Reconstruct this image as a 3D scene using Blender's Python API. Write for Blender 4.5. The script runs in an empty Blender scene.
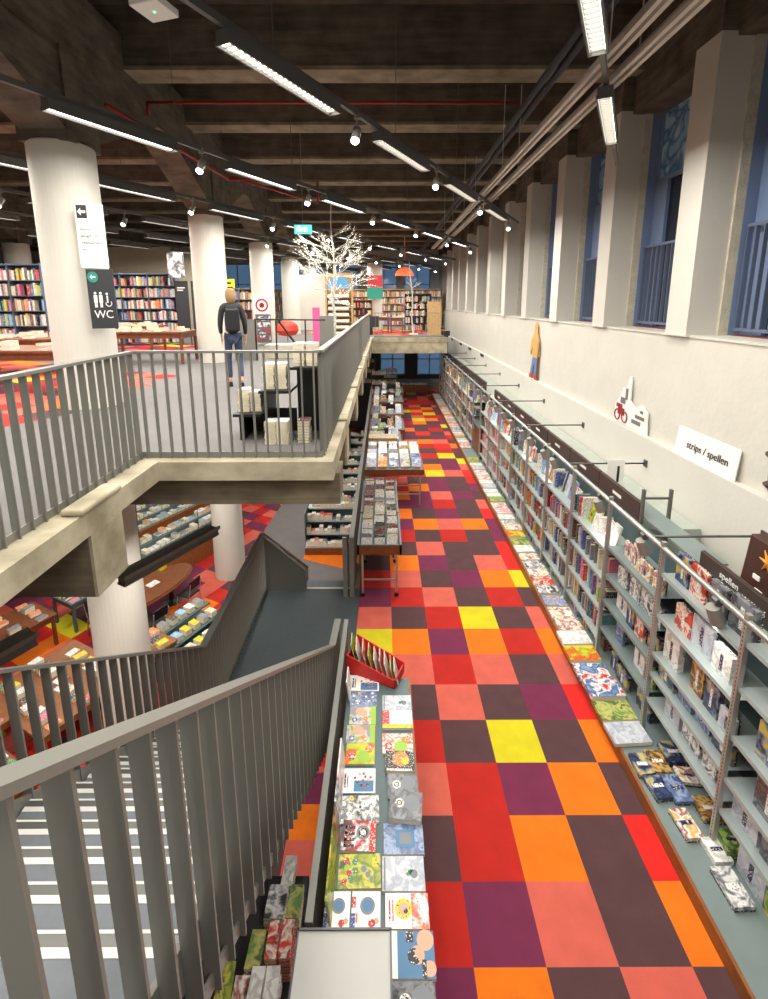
import bpy, math, random
from mathutils import Vector, Matrix
random.seed(11)
R = random.Random(5)
SC = bpy.context.scene
COL = SC.collection
PI = math.pi

# ------------------------------------------------------------------ camera
_pitch, _yaw, _roll = 0.19883867, 0.00109966, -0.00210393
_cp, _sp = math.cos(_pitch), math.sin(_pitch)
_c, _s = math.cos(_yaw), math.sin(_yaw)
_fw = Vector((_s * _cp, _c * _cp, -_sp)); _rt = Vector((_c, -_s, 0)); _up = _rt.cross(_fw)
_r2 = _rt * math.cos(_roll) + _up * math.sin(_roll)
_u2 = -_rt * math.sin(_roll) + _up * math.cos(_roll)
cam_d = bpy.data.cameras.new('camera')
cam_d.sensor_fit = 'HORIZONTAL'; cam_d.sensor_width = 36
cam_d.lens = 482.765 / 768 * 36
cam_d.shift_y = -99.96 / 768
cam_d.clip_start = 0.05; cam_d.clip_end = 200
cam = bpy.data.objects.new('camera', cam_d)
m = Matrix((( _r2.x, _u2.x, -_fw.x, -0.10886), (_r2.y, _u2.y, -_fw.y, -2.47422), (_r2.z, _u2.z, -_fw.z, 4.47152), (0, 0, 0, 1)))
cam.matrix_world = m
COL.objects.link(cam); SC.camera = cam

# ------------------------------------------------------------------ world and exposure
SC.view_settings.view_transform = 'Standard'
try: SC.view_settings.look = 'None'
except Exception: pass
SC.view_settings.gamma = 1.0
SC.view_settings.use_curve_mapping = False
SC.view_settings.exposure = 0.08
W = bpy.data.worlds.new('world'); SC.world = W
W.use_nodes = True
W.node_tree.nodes['Background'].inputs[0].default_value = (0.20, 0.34, 0.62, 1)
W.node_tree.nodes['Background'].inputs[1].default_value = 0.55
LAMP_W = 62.0      # watts of one linear luminaire
SPOT_W = 16.0
LOW_W = 52.0
CLIP_W = 2.4
WARM = (1.0, 0.962, 0.895)

# ------------------------------------------------------------------ materials
def lin(c):
    def f(v):
        v /= 255.0
        return v / 12.92 if v <= 0.04045 else ((v + 0.055) / 1.055) ** 2.4
    return (f(c[0]), f(c[1]), f(c[2]), 1)
MATS = {}
def N(nt, t, **k):
    n = nt.nodes.new(t)
    for a, b in k.items(): setattr(n, a, b)
    return n
def mat(name, rgb, rough=0.6, metal=0.0, noise=0.0, nscale=8.0, bump=0.0, bscale=30.0, emit=None, estr=0.0, alpha=None, rgb2=None):
    if name in MATS: return MATS[name]
    M = bpy.data.materials.new(name); M.use_nodes = True
    nt = M.node_tree; b = nt.nodes['Principled BSDF']
    b.inputs['Base Color'].default_value = lin(rgb)
    b.inputs['Roughness'].default_value = rough
    b.inputs['Metallic'].default_value = metal
    tc = None
    if noise > 0 or bump > 0: tc = N(nt, 'ShaderNodeTexCoord')
    if noise > 0:
        n = N(nt, 'ShaderNodeTexNoise'); n.inputs['Scale'].default_value = nscale; n.inputs['Detail'].default_value = 6
        nt.links.new(tc.outputs['Object'], n.inputs['Vector'])
        r = N(nt, 'ShaderNodeValToRGB')
        r.color_ramp.elements[0].position = 0.3; r.color_ramp.elements[1].position = 0.7
        a = lin(rgb); c2 = lin(rgb2) if rgb2 else tuple(v * (1 - noise) for v in a[:3]) + (1,)
        r.color_ramp.elements[0].color = c2; r.color_ramp.elements[1].color = a
        nt.links.new(n.outputs['Fac'], r.inputs['Fac']); nt.links.new(r.outputs['Color'], b.inputs['Base Color'])
    if bump > 0:
        n2 = N(nt, 'ShaderNodeTexNoise'); n2.inputs['Scale'].default_value = bscale; n2.inputs['Detail'].default_value = 4
        nt.links.new(tc.outputs['Object'], n2.inputs['Vector'])
        bp = N(nt, 'ShaderNodeBump'); bp.inputs['Strength'].default_value = bump; bp.inputs['Distance'].default_value = 0.02
        nt.links.new(n2.outputs['Fac'], bp.inputs['Height']); nt.links.new(bp.outputs['Normal'], b.inputs['Normal'])
    if emit:
        b.inputs['Emission Color'].default_value = (emit[0], emit[1], emit[2], 1); b.inputs['Emission Strength'].default_value = estr
    if alpha is not None: b.inputs['Alpha'].default_value = alpha
    MATS[name] = M
    return M

def board_concrete(name, c1, c2, freq=7.0, rough=0.85, bump=0.5):
    """board-marked concrete: plank lines across Z, blotches"""
    M = bpy.data.materials.new(name); M.use_nodes = True; nt = M.node_tree; b = nt.nodes['Principled BSDF']
    b.inputs['Roughness'].default_value = rough
    tc = N(nt, 'ShaderNodeTexCoord'); mp = N(nt, 'ShaderNodeMapping'); mp.inputs['Scale'].default_value = (0.5, 1.2, freq)
    nt.links.new(tc.outputs['Object'], mp.inputs['Vector'])
    n = N(nt, 'ShaderNodeTexNoise'); n.inputs['Scale'].default_value = 1.6; n.inputs['Detail'].default_value = 7; n.inputs['Roughness'].default_value = .65
    nt.links.new(mp.outputs['Vector'], n.inputs['Vector'])
    n2 = N(nt, 'ShaderNodeTexNoise'); n2.inputs['Scale'].default_value = 3.0; n2.inputs['Detail'].default_value = 8
    nt.links.new(tc.outputs['Object'], n2.inputs['Vector'])
    mx = N(nt, 'ShaderNodeMath', operation='ADD'); nt.links.new(n.outputs['Fac'], mx.inputs[0]); nt.links.new(n2.outputs['Fac'], mx.inputs[1])
    ml = N(nt, 'ShaderNodeMath', operation='MULTIPLY'); nt.links.new(mx.outputs[0], ml.inputs[0]); ml.inputs[1].default_value = .5
    r = N(nt, 'ShaderNodeValToRGB'); r.color_ramp.elements[0].position = .36; r.color_ramp.elements[1].position = .64
    r.color_ramp.elements[0].color = lin(c2); r.color_ramp.elements[1].color = lin(c1)
    nt.links.new(ml.outputs[0], r.inputs['Fac']); nt.links.new(r.outputs['Color'], b.inputs['Base Color'])
    bp = N(nt, 'ShaderNodeBump'); bp.inputs['Strength'].default_value = bump; bp.inputs['Distance'].default_value = .03
    nt.links.new(ml.outputs[0], bp.inputs['Height']); nt.links.new(bp.outputs['Normal'], b.inputs['Normal'])
    MATS[name] = M; return M

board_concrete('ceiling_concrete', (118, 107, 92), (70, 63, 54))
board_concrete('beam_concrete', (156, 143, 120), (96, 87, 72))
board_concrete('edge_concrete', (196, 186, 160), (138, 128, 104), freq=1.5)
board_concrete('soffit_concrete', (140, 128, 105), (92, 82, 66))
mat('plaster', (212, 208, 196), .8, noise=.06, nscale=2.0, bump=.35, bscale=9)
mat('plaster_smooth', (214, 210, 199), .8, noise=.05, nscale=1.2, bump=.15, bscale=14)
mat('plaster_rough', (216, 208, 186), .9, noise=.2, nscale=9, bump=.9, bscale=25)
mat('column_paint', (214, 209, 197), .75, noise=.05, nscale=1.5, bump=.12, bscale=6)
mat('blue_daylight_tint', (122, 142, 176), .7)  # blue of reveals and frames, with the daylight tint put into the colour
mat('rail_grey', (128, 127, 120), .42, .25)
mat('rail_dark', (106, 105, 98), .45, .25)
mat('plinth_slate', (124, 138, 136), .45, noise=.1, nscale=6)
mat('slate', (84, 104, 106), .45, noise=.12, nscale=6)
mat('shelf_grey', (172, 184, 182), .4, .2)
mat('steel', (178, 178, 172), .35, .6)
mat('steel_dark', (96, 96, 92), .4, .5)
mat('wood_edge', (150, 92, 46), .5, noise=.3, nscale=14)
mat('wood_brown', (128, 72, 38), .45, noise=.35, nscale=11)
mat('wood_pale', (196, 158, 104), .55, noise=.2, nscale=9)
mat('dark_board', (70, 56, 52), .4)
mat('black', (24, 24, 26), .45)
mat('charcoal', (44, 46, 50), .5)
mat('white_paint', (238, 236, 230), .5)
mat('pages', (232, 222, 196), .8, noise=.12, nscale=90)
mat('case_blue', (84, 98, 118), .5, .1)
mat('rubber', (66, 74, 76), .6, noise=.15, nscale=20)
mat('tread_grey', (104, 109, 113), .7, noise=.15, nscale=18)
mat('nosing', (200, 196, 190), .6)
mat('grey_floor', (110, 107, 105), .8, noise=.1, nscale=3)
mat('grey_path', (116, 110, 108), .85, noise=.12, nscale=3)
mat('lamp_glow', (255, 250, 240), .4, emit=(1, .95, .86), estr=7)
mat('lamp_louver', (255, 250, 240), .4, emit=(1, .96, .9), estr=5)
mat('lamp_housing', (104, 103, 100), .45, .3)
mat('spot_grey', (142, 138, 130), .5, .2)
mat('red_pipe', (150, 34, 26), .5)
mat('glass_blue', (70, 110, 150), .1, emit=(.16, .30, .50), estr=.35)
mat('teal', (28, 140, 118), .5)
mat('birch', (226, 220, 208), .7, noise=.5, nscale=25)
mat('fairy_light', (255, 240, 220), .5, emit=(1, .9, .75), estr=3.5)
mat('skin', (214, 168, 140), .6); mat('hair', (176, 142, 92), .8, noise=.3, nscale=40)
mat('jacket', (46, 46, 50), .8); mat('jeans', (60, 72, 96), .85); mat('shoe', (40, 36, 34), .6)

CARPET = {'R': (188, 31, 18), 'O': (238, 118, 6), 'Y': (214, 200, 22), 'P': (212, 97, 80), 'D': (86, 55, 57), 'V': (118, 38, 72), 'B': (224, 32, 24)}
def carpet_mat(k):
    return mat('carpet_' + k, CARPET[k], .95, noise=.16, nscale=5, bump=.25, bscale=160)

BOOKC = {
 'white': (236, 232, 224), 'cream': (226, 214, 184), 'grey': (140, 142, 146), 'black': (34, 33, 36), 'red': (198, 40, 34), 'orange': (232, 120, 36),
 'yellow': (232, 202, 40), 'green': (66, 130, 70), 'lime': (160, 196, 50), 'teal': (38, 130, 136), 'blue': (50, 90, 164), 'pale blue': (150, 190, 222),
 'navy': (34, 42, 84), 'purple': (96, 56, 120), 'pink': (224, 130, 150), 'brown': (112, 72, 48), 'beige': (196, 172, 134), 'maroon': (112, 34, 40)}
def spine_mat(cn):
    """book cloth or paper cover with printed lettering along it"""
    key = 'cover_' + cn.replace(' ', '_')
    if key in MATS: return MATS[key]
    M = bpy.data.materials.new(key); M.use_nodes = True; nt = M.node_tree; b = nt.nodes['Principled BSDF']
    b.inputs['Roughness'].default_value = .4
    tc = N(nt, 'ShaderNodeTexCoord'); oi = N(nt, 'ShaderNodeObjectInfo')
    n = N(nt, 'ShaderNodeTexNoise', noise_dimensions='4D'); n.inputs['Scale'].default_value = 95; n.inputs['Detail'].default_value = 1
    w = N(nt, 'ShaderNodeMath', operation='MULTIPLY'); w.inputs[1].default_value = 40
    nt.links.new(oi.outputs['Random'], w.inputs[0]); nt.links.new(w.outputs[0], n.inputs['W'])
    nt.links.new(tc.outputs['Object'], n.inputs['Vector'])
    g = N(nt, 'ShaderNodeMath', operation='GREATER_THAN'); g.inputs[1].default_value = .6
    nt.links.new(n.outputs['Fac'], g.inputs[0])
    mx = N(nt, 'ShaderNodeMix', data_type='RGBA')
    c = BOOKC[cn]; lum = sum(c) / 3
    ink = (60, 50, 60) if lum > 140 else (230, 225, 210)
    mx.inputs['A'].default_value = lin(c); mx.inputs['B'].default_value = lin(ink)
    nt.links.new(g.outputs[0], mx.inputs['Factor']); nt.links.new(mx.outputs['Result'], b.inputs['Base Color'])
    MATS[key] = M; return M
def art_mat(key, cols, scale=9.0, detail=5.0, rough=.3):
    """illustrated cover: patches of printed colours"""
    key = 'print_' + key
    if key in MATS: return MATS[key]
    M = bpy.data.materials.new(key); M.use_nodes = True; nt = M.node_tree; b = nt.nodes['Principled BSDF']
    b.inputs['Roughness'].default_value = rough
    tc = N(nt, 'ShaderNodeTexCoord'); oi = N(nt, 'ShaderNodeObjectInfo')
    n = N(nt, 'ShaderNodeTexNoise', noise_dimensions='4D'); n.inputs['Scale'].default_value = scale; n.inputs['Detail'].default_value = detail
    n.inputs['Distortion'].default_value = .6
    w = N(nt, 'ShaderNodeMath', operation='MULTIPLY'); w.inputs[1].default_value = 30
    nt.links.new(oi.outputs['Random'], w.inputs[0]); nt.links.new(w.outputs[0], n.inputs['W'])
    nt.links.new(tc.outputs['Object'], n.inputs['Vector'])
    r = N(nt, 'ShaderNodeValToRGB'); cr = r.color_ramp; cr.interpolation = 'LINEAR'
    k = len(cols)
    cr.elements[0].position = 0; cr.elements[0].color = lin(cols[0])
    cr.elements[1].position = .30 + .4 / k; cr.elements[1].color = lin(cols[1])
    for i in range(2, k):
        e = cr.elements.new(.30 + .4 * i / k); e.color = lin(cols[i])
    nt.links.new(n.outputs['Fac'], r.inputs['Fac']); nt.links.new(r.outputs['Color'], b.inputs['Base Color'])
    MATS[key] = M; return M

# ------------------------------------------------------------------ mesh helper
class MB:
    def __init__(s): s.v = []; s.f = []; s.mi = []
    def box(s, x0, y0, z0, x1, y1, z1, mi=0, M=None):
        p = [(x0,y0,z0),(x1,y0,z0),(x1,y1,z0),(x0,y1,z0),(x0,y0,z1),(x1,y0,z1),(x1,y1,z1),(x0,y1,z1)]
        return s.hexa(p, mi, M)
    def hexa(s, p, mi=0, M=None):
        b = len(s.v)
        if M is not None: p = [tuple(M @ Vector(q)) for q in p]
        s.v += [tuple(q) for q in p]
        for f in ((0,3,2,1),(4,5,6,7),(0,1,5,4),(1,2,6,5),(2,3,7,6),(3,0,4,7)):
            s.f.append(tuple(b + i for i in f)); s.mi.append(mi)
        return s
    def quad(s, pts, mi=0):
        b = len(s.v); s.v += [tuple(q) for q in pts]; s.f.append(tuple(range(b, b + len(pts)))); s.mi.append(mi); return s
    def prism(s, poly, z0, z1, mi=0, M=None):
        """poly in XY (ccw), extruded in Z"""
        b = len(s.v); n = len(poly)
        pts = [(x, y, z0) for x, y in poly] + [(x, y, z1) for x, y in poly]
        if M is not None: pts = [tuple(M @ Vector(q)) for q in pts]
        s.v += pts
        s.f.append(tuple(b + i for i in reversed(range(n)))); s.mi.append(mi)
        s.f.append(tuple(b + n + i for i in range(n))); s.mi.append(mi)
        for i in range(n):
            j = (i + 1) % n
            s.f.append((b + i, b + j, b + n + j, b + n + i)); s.mi.append(mi)
        return s
    def tube(s, a, c, r, n=10, r2=None, mi=0):
        a = Vector(a); c = Vector(c); d = (c - a).normalized()
        u = d.orthogonal().normalized(); w = d.cross(u)
        r2 = r if r2 is None else r2
        b = len(s.v)
        for p, rr in ((a, r), (c, r2)):
            for i in range(n):
                t = 2 * PI * i / n
                s.v.append(tuple(p + (u * math.cos(t) + w * math.sin(t)) * rr))
        s.f.append(tuple(b + i for i in reversed(range(n)))); s.mi.append(mi)
        s.f.append(tuple(b + n + i for i in range(n))); s.mi.append(mi)
        for i in range(n):
            j = (i + 1) % n
            s.f.append((b + i, b + j, b + n + j, b + n + i)); s.mi.append(mi)
        return s
    def lathe(s, prof, n=32, c=(0, 0), mi=0):
        b = len(s.v)
        for r, z in prof:
            for i in range(n):
                t = 2 * PI * i / n; s.v.append((c[0] + r * math.cos(t), c[1] + r * math.sin(t), z))
        for k in range(len(prof) - 1):
            for i in range(n):
                j = (i + 1) % n
                s.f.append((b + k*n + i, b + k*n + j, b + (k+1)*n + j, b + (k+1)*n + i)); s.mi.append(mi)
        s.f.append(tuple(b + i for i in reversed(range(n)))); s.mi.append(mi)
        s.f.append(tuple(b + (len(prof)-1)*n + i for i in range(n))); s.mi.append(mi)
        return s
    def mesh(s, name, mats, smooth=False):
        me = bpy.data.meshes.new(name); me.from_pydata(s.v, [], s.f)
        if not isinstance(mats, (list, tuple)): mats = [mats]
        for q in mats: me.materials.append(q)
        me.polygons.foreach_set('material_index', s.mi)
        if smooth: me.polygons.foreach_set('use_smooth', [True] * len(s.f))
        me.update(); return me
    def build(s, name, mats, parent=None, smooth=False, loc=None, rot=None):
        o = bpy.data.objects.new(name, s.mesh(name, mats, smooth)); COL.objects.link(o)
        if parent is not None: o.parent = parent
        if loc is not None: o.location = loc
        if rot is not None: o.rotation_euler = rot
        return o
def G(k): return MATS[k]
def tag(o, label=None, cat=None, group=None, kind=None):
    if label: o['label'] = label
    if cat: o['category'] = cat
    if group: o['group'] = group
    if kind: o['kind'] = kind
    return o
def thing(name, label, cat, loc=(0, 0, 0), rz=0.0, group=None):
    o = bpy.data.objects.new(name, None); o.empty_display_size = .1; COL.objects.link(o)
    o.location = loc; o.rotation_euler = (0, 0, rz)
    return tag(o, label, cat, group)
def struct(o): o['kind'] = 'structure'; return o
def bevel(o, w=.004, seg=2):
    md = o.modifiers.new('bevel', 'BEVEL'); md.width = w; md.segments = seg; md.limit_method = 'ANGLE'; return o
def text(s, size, m_, parent, loc, rot, name='lettering', extrude=.002, align='LEFT', spacing=1.0):
    cu = bpy.data.curves.new(name, 'FONT'); cu.body = s; cu.size = size; cu.extrude = extrude; cu.align_x = align
    cu.space_character = spacing
    tmp = bpy.data.objects.new('tmp', cu); COL.objects.link(tmp)
    me = bpy.data.meshes.new_from_object(tmp.evaluated_get(bpy.context.evaluated_depsgraph_get()))
    bpy.data.objects.remove(tmp); bpy.data.curves.remove(cu)
    me.materials.clear(); me.materials.append(m_)
    o = bpy.data.objects.new(name, me); COL.objects.link(o); o.parent = parent
    o.location = loc; o.rotation_euler = rot
    return o
ORD = ['first','second','third','fourth','fifth','sixth','seventh','eighth','ninth','tenth','eleventh','twelfth','thirteenth','fourteenth','fifteenth','sixteenth','seventeenth','eighteenth','nineteenth','twentieth']
for _t, _n in (('twenty', 20), ('thirty', 30), ('forty', 40), ('fifty', 50), ('sixty', 60)):
    if _n > 20: ORD.append({'thirty': 'thirtieth', 'forty': 'fortieth', 'fifty': 'fiftieth', 'sixty': 'sixtieth'}[_t])
    for _k in range(9): ORD.append(_t + '-' + ORD[_k])

def area(name, w, sx, sy, parent, loc, rot=(0, 0, 0), col=WARM, spread=None):
    l = bpy.data.lights.new(name, 'AREA'); l.shape = 'RECTANGLE'; l.size = sx; l.size_y = sy; l.energy = w; l.color = col
    if spread: l.spread = spread
    o = bpy.data.objects.new(name, l); COL.objects.link(o); o.parent = parent; o.location = loc; o.rotation_euler = rot
    return o

MZ = 3.0            # upper floor level
LOWZ = -3.0         # lower floor level
DX, DY = math.cos(math.radians(27)) * 0 + .454, .891      # direction of tracks and of the turned shop grid
TURN = math.atan2(DX, DY)                                  # clockwise turn of the grid

# ------------------------------------------------------------------ STRUCTURE: floors
KEYS = 'ROYPDVB'
def cut_floor(name, cells, z, th, mats, extra=None):
    pass
ROWS = {-1: 'VODPD', 0: 'RVPDO', 1: 'DRODB', 2: 'PRVOD', 3: 'RDYDO', 4: 'DPDVB', 5: 'PRPDP', 6: 'OVORO', 7: 'DRYDP', 8: 'RPDRD', 9: 'PDVOY', 10: 'OVDPB',
        11: 'DPDDB', 12: 'RDRDV', 13: 'VOPOV', 14: 'ODVDB', 15: 'VVRDP', 16: 'OVPVD', 17: 'ROVDV', 18: 'PDVDR', 19: 'RRYPB', 20: 'DROVP', 21: 'VODVY', 22: 'OPRYD',
        23: 'PVDRV', 24: 'DYRBO', 25: 'RPOPD', 26: 'VDDVR'}
LEFTC = {9: 'R', 8: 'V', 7: 'P', 6: 'Y', 5: 'V', 10: 'D', 11: 'R', 12: 'D', 13: 'V'}
fm = MB()
rr = random.Random(3)
for j in range(-7, 45):
    for i in range(-3, 6):
        if i < -1 and j >= 4: continue
        if i < -1: continue
        x0, x1, y0, y1 = i * .5, i * .5 + .5, j * .5, j * .5 + .5
        if i == -2 and j >= 4: continue
        if j in ROWS and 0 <= i < 5: k = ROWS[j][i]
        elif i == -1 and j in LEFTC: k = LEFTC[j]
        else: k = rr.choice('RROOYPPDDVVB') if rr.random() > .1 else 'D'
        fm.quad([(x0, y0, 0), (x1, y0, 0), (x1, y1, 0), (x0, y1, 0)], KEYS.index(k))
fm.quad([(3.0, -3.5, 0), (3.75, -3.5, 0), (3.75, 22.5, 0), (3.0, 22.5, 0)], 7)
# edge and underside of the storey slab
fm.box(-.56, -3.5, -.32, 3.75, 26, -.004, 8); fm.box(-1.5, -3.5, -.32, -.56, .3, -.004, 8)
struct(fm.build('floor', [carpet_mat(k) for k in KEYS] + [G('grey_floor'), G('soffit_concrete')]))

# turned grid carpets: lower hall and a patch upstairs
def turned(u, v, ox, oy): # u along tracks, v across
    return (ox + u * DX + v * DY, oy + u * DY - v * DX)
def turned_carpet(name, ox, oy, us, vs, z, seed, forced=None, xmax=99):
    q = MB(); r3 = random.Random(seed)
    for a in range(*us):
        for b in range(*vs):
            k = r3.choice('RROOYPPPDDVVB')
            if forced and (a, b) in forced: k = forced[(a, b)]
            if turned(a*.5+.25, b*.5+.25, ox, oy)[0] > xmax: continue
            q.quad([turned(a*.5, b*.5, ox, oy) + (z,), turned(a*.5, b*.5+.5, ox, oy) + (z,), turned(a*.5+.5, b*.5+.5, ox, oy) + (z,), turned(a*.5+.5, b*.5, ox, oy) + (z,)], KEYS.index(k))
    return struct(q.build(name, [carpet_mat(k) for k in KEYS]))
turned_carpet('floor_lower', -5.4, 9.65, (-30, 34), (-30, 22), LOWZ, 7)
q = MB()
for j, k in zip(range(-4, 8), 'VRPDVDVRVPOV'):
    for i in (-4, -3, -2, -1): q.quad([(i*.5, j*.5, LOWZ+.003), (i*.5+.5, j*.5, LOWZ+.003), (i*.5+.5, j*.5+.5, LOWZ+.003), (i*.5, j*.5+.5, LOWZ+.003)], KEYS.index(k if i == -3 else rr.choice('ROPDV')))
struct(q.build('floor_lower_strip', [carpet_mat(k) for k in KEYS]))
# plain grey path across the lower hall
q = MB(); q.prism([(-2.95, 4.4), (-.5, 4.4), (-.45, 22), (-3.2, 22), (-3.9, 15.0), (-4.1, 12.6), (-3.95, 11.0), (-3.6, 8.0)], LOWZ + .002, LOWZ + .012)
struct(q.build('floor_path', G('grey_path')))
q = MB(); q.prism([(-2.5, 10.62), (-1.9, 10.35), (-1.2, 10.08), (-.6, 9.95), (-.6, 10.9), (-2.5, 10.9)], LOWZ + .014, LOWZ + .018)
o = struct(q.build('floor_rug', carpet_mat('O')))
q = MB(); q.box(-40, -6, LOWZ - .3, 4.2, 40, LOWZ - .01); struct(q.build('floor_base', G('soffit_concrete')))

# upper floor slab with the stair well cut out
MEZ = [(-25, -7), (-2.26, -7), (-2.26, 1.87), (-.62, 1.87), (-.62, 17.9), (2.58, 17.9), (2.58, 28.5), (3.75, 28.5), (3.75, 34), (-25, 34)]
q = MB(); q.prism(MEZ, MZ - .16, MZ, 0)
struct(q.build('floor_upper', G('grey_floor')))
q = MB()   # rough concrete edges of the slab
def edge(x0, y0, x1, y1): q.box(x0, y0, MZ - .17, x1, y1, MZ + .012)
edge(-2.44, -7, -2.22, 1.99); edge(-2.22, 1.83, -.58, 1.99); edge(-.72, 1.99, -.58, 17.9); edge(-.68, 17.84, 2.6, 18.1)
o = struct(q.build('trim_slab_edge', G('edge_concrete')))
q = MB(); q.box(-2.26, -7, MZ - .25, 3.75, -2.1, MZ); struct(q.build('floor_stairhead', G('grey_floor')))
q = MB()   # crumbled lumps on the concrete edge
for y in (3.55, 5.95, 8.35, 10.7): q.box(-.68, y - .16, MZ + .01, -.56, y + .16, MZ + .05)
q.box(-2.36, .65, MZ + .01, -2.2, 1.18, MZ + .06)
o = struct(q.build('trim_edge_lump', G('edge_concrete'))); bevel(o, .025, 3)
# carpet patch upstairs
turned_carpet('floor_upper_carpet', -4.75, 3.1, (0, 8), (-18, 3), MZ + .004, 21, None, -4.55)
turned_carpet('floor_upper_carpet', -5.9, 11.6, (0, 5), (-16, -2), MZ + .004, 22)
turned_carpet('floor_upper_carpet', -1.6, 20.6, (0, 10), (-6, 6), MZ + .004, 23)
# beams under the upper floor (front trimmer, stubs)
def beam(name, x0, x1, y0, y1, z0, z1, mt='beam_concrete'):
    b = MB(); b.box(x0, y0, z0, x1, y1, z1); return struct(b.build(name, G(mt)))
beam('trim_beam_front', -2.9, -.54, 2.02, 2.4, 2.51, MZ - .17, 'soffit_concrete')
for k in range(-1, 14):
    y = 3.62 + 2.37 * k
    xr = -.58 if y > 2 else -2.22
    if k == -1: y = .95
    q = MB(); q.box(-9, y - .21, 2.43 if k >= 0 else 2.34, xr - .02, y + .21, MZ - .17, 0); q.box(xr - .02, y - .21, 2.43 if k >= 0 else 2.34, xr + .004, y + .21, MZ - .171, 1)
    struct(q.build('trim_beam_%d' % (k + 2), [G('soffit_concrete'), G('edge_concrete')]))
q = MB(); q.box(-.66, 17.87, 2.36, 2.58, 18.3, MZ - .171); struct(q.build('trim_bridge_beam', G('edge_concrete')))

# ------------------------------------------------------------------ STRUCTURE: walls
WX = 3.72; WU = 3.80; REV = 4.15; WIN = 4.42
PYS = [3.97 + 2.37 * k for k in range(-3, 13)]
q = MB()
q.box(WX, -7, LOWZ, 4.3, 34, 2.50, 0)             # lower thick part
q.box(WX + .0, -7, 2.50, 4.3, 34, 2.52, 0)
q.box(WU + .02, -7, 2.50, 4.3, 34, 4.02, 1)         # upper part behind the ledge
q.box(WU + .0, -7, 4.02, WIN, 34, 4.05, 1)        # window sills
struct(q.build('wall_right', [G('plaster_smooth'), G('plaster')]))
for k, y in enumerate(PYS):
    q = MB()
    q.box(WU - .04, y - .23, 4.03, REV, y + .23, 7.5, 0)
    q.box(REV, y - .26, 4.03, REV + .12, y + .24, 7.9, 1)
    q.box(REV + .12, y - .26, 4.03, WIN + .3, y + .24, 8.0, 2)
    q.box(WU - .04, y - .23, 7.5, REV, y + .23, 8.0, 3)
    q.box(WU - .055, y - .25, 4.03, WU - .0, y + .25, 4.06, 0)
    struct(q.build('wall_pillar_%d' % (k + 1), [G('plaster_smooth'), G('plaster_rough'), G('blue_daylight_tint'), G('ceiling_concrete')]))
q = MB(); q.box(3.95, -7, 7.45, 5.3, 34, 8.9); struct(q.build('wall_lintel', G('ceiling_concrete')))
# windows: frame, pane with swirl print, guard bars
swirl = art_mat('swirl', [(84, 132, 176), (150, 196, 226), (70, 116, 164), (176, 214, 236)], 3.0, 1.5, .2)  # swirl print; the dusk backlight is put into its bright colours
for k in range(len(PYS) - 1):
    if PYS[k+1] < 1: continue
    ya, yb = PYS[k] + .24, PYS[k+1] - .26
    n = k + 1
    w = bpy.data.objects.new('window_%d' % n, None); COL.objects.link(w); w.location = (WIN, ya, 4.05); struct(w)
    L = yb - ya
    f = MB(); f.box(0, 0, 0, .08, .06, 3.5); f.box(0, L - .36, 0, .08, L, 2.36); f.box(0, L - .04, 2.36, .08, L, 3.5); f.box(0, 0, 2.34, .09, L, 2.40); f.box(0, 0, 3.42, .08, L, 3.5); f.box(0, L*.3, 0, .06, L*.3+.05, 2.36)
    f.build('window_frame', G('blue_daylight_tint'), w)
    p = MB(); p.box(.03, .06, 2.40, .04, L - .04, 3.42); p.build('pane', swirl, w)
    p = MB(); p.box(.05, .06, .02, .06, L - .36, 2.34); p.build('pane_lower', mat('night_glass', (30, 40, 62), .08), w)
    g = MB(); g.box(-.12, .05, 1.3, -.08, L - .05, 1.34); g.box(-.12, .05, .06, -.08, L - .05, .1)
    nb = int(L / .14)
    for i in range(nb + 1):
        yy = .06 + i * (L - .14) / nb
        g.box(-.125, yy, .08, -.075, yy + .012, 1.31)
    g.build('guard_bars', mat('guard_blue', (108, 118, 140), .5, .2), w)
    s = MB(); s.box(-.14, .05, .0, .0, L - .05, .012); s.build('sill_board', mat('red_sill', (130, 50, 44), .6), w)

# far wall with windows, both storeys; left and back walls
q = MB()
YF = 33.5
def wall_y(q, y, x0, x1, z0, z1, wins, t=.3):
    """wall along X at y with rectangular holes (xa,xb,za,zb), same za,zb"""
    if not wins: q.box(x0, y, z0, x1, y + t, z1); return
    za, zb = wins[0][2], wins[0][3]
    q.box(x0, y, z0, x1, y + t, za); q.box(x0, y, zb, x1, y + t, z1)
    c = x0
    for a, b, _, _ in wins: q.box(c, y, za, a, y + t, zb); c = b
    q.box(c, y, za, x1, y + t, zb)
fw_ = [(x, x + 1.9, 4.5, 7.2) for x in (-14.2, -11.6, -9.0, -6.4, -3.8, -1.0, 1.4)]
wall_y(q, YF, -25, 4.2, MZ, 9, fw_); struct(q.build('wall_far', G('column_paint')))
q = MB(); lw = [(x, x + 1.5, .2, 2.25) for x in (-3.2, -.3, 1.9)]
wall_y(q, 26.2, -25, 4.2, LOWZ, MZ - .2, lw); struct(q.build('wall_far_lower', G('charcoal')))
def far_window(n, xa, xb, y, za, zb):
    w = bpy.data.objects.new('window_%d' % n, None); COL.objects.link(w); w.location = (xa, y, za); struct(w)
    f = MB(); L = xb - xa; H = zb - za
    for a in (0, L/2 - .03, L - .06): f.box(a, 0, 0, a + .06, .1, H)
    for b in (0, H*.45, H - .06): f.box(0, 0, b, L, .1, b + .06)
    f.build('window_frame', G('blue_daylight_tint'), w)
    p = MB(); p.box(.04, .05, .04, L - .04, .06, H - .04); p.build('pane', G('glass_blue'), w)
n = 31
for a, b, c_, d in fw_: far_window(n, a, b, YF + .05, c_, d); n += 1
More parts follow.
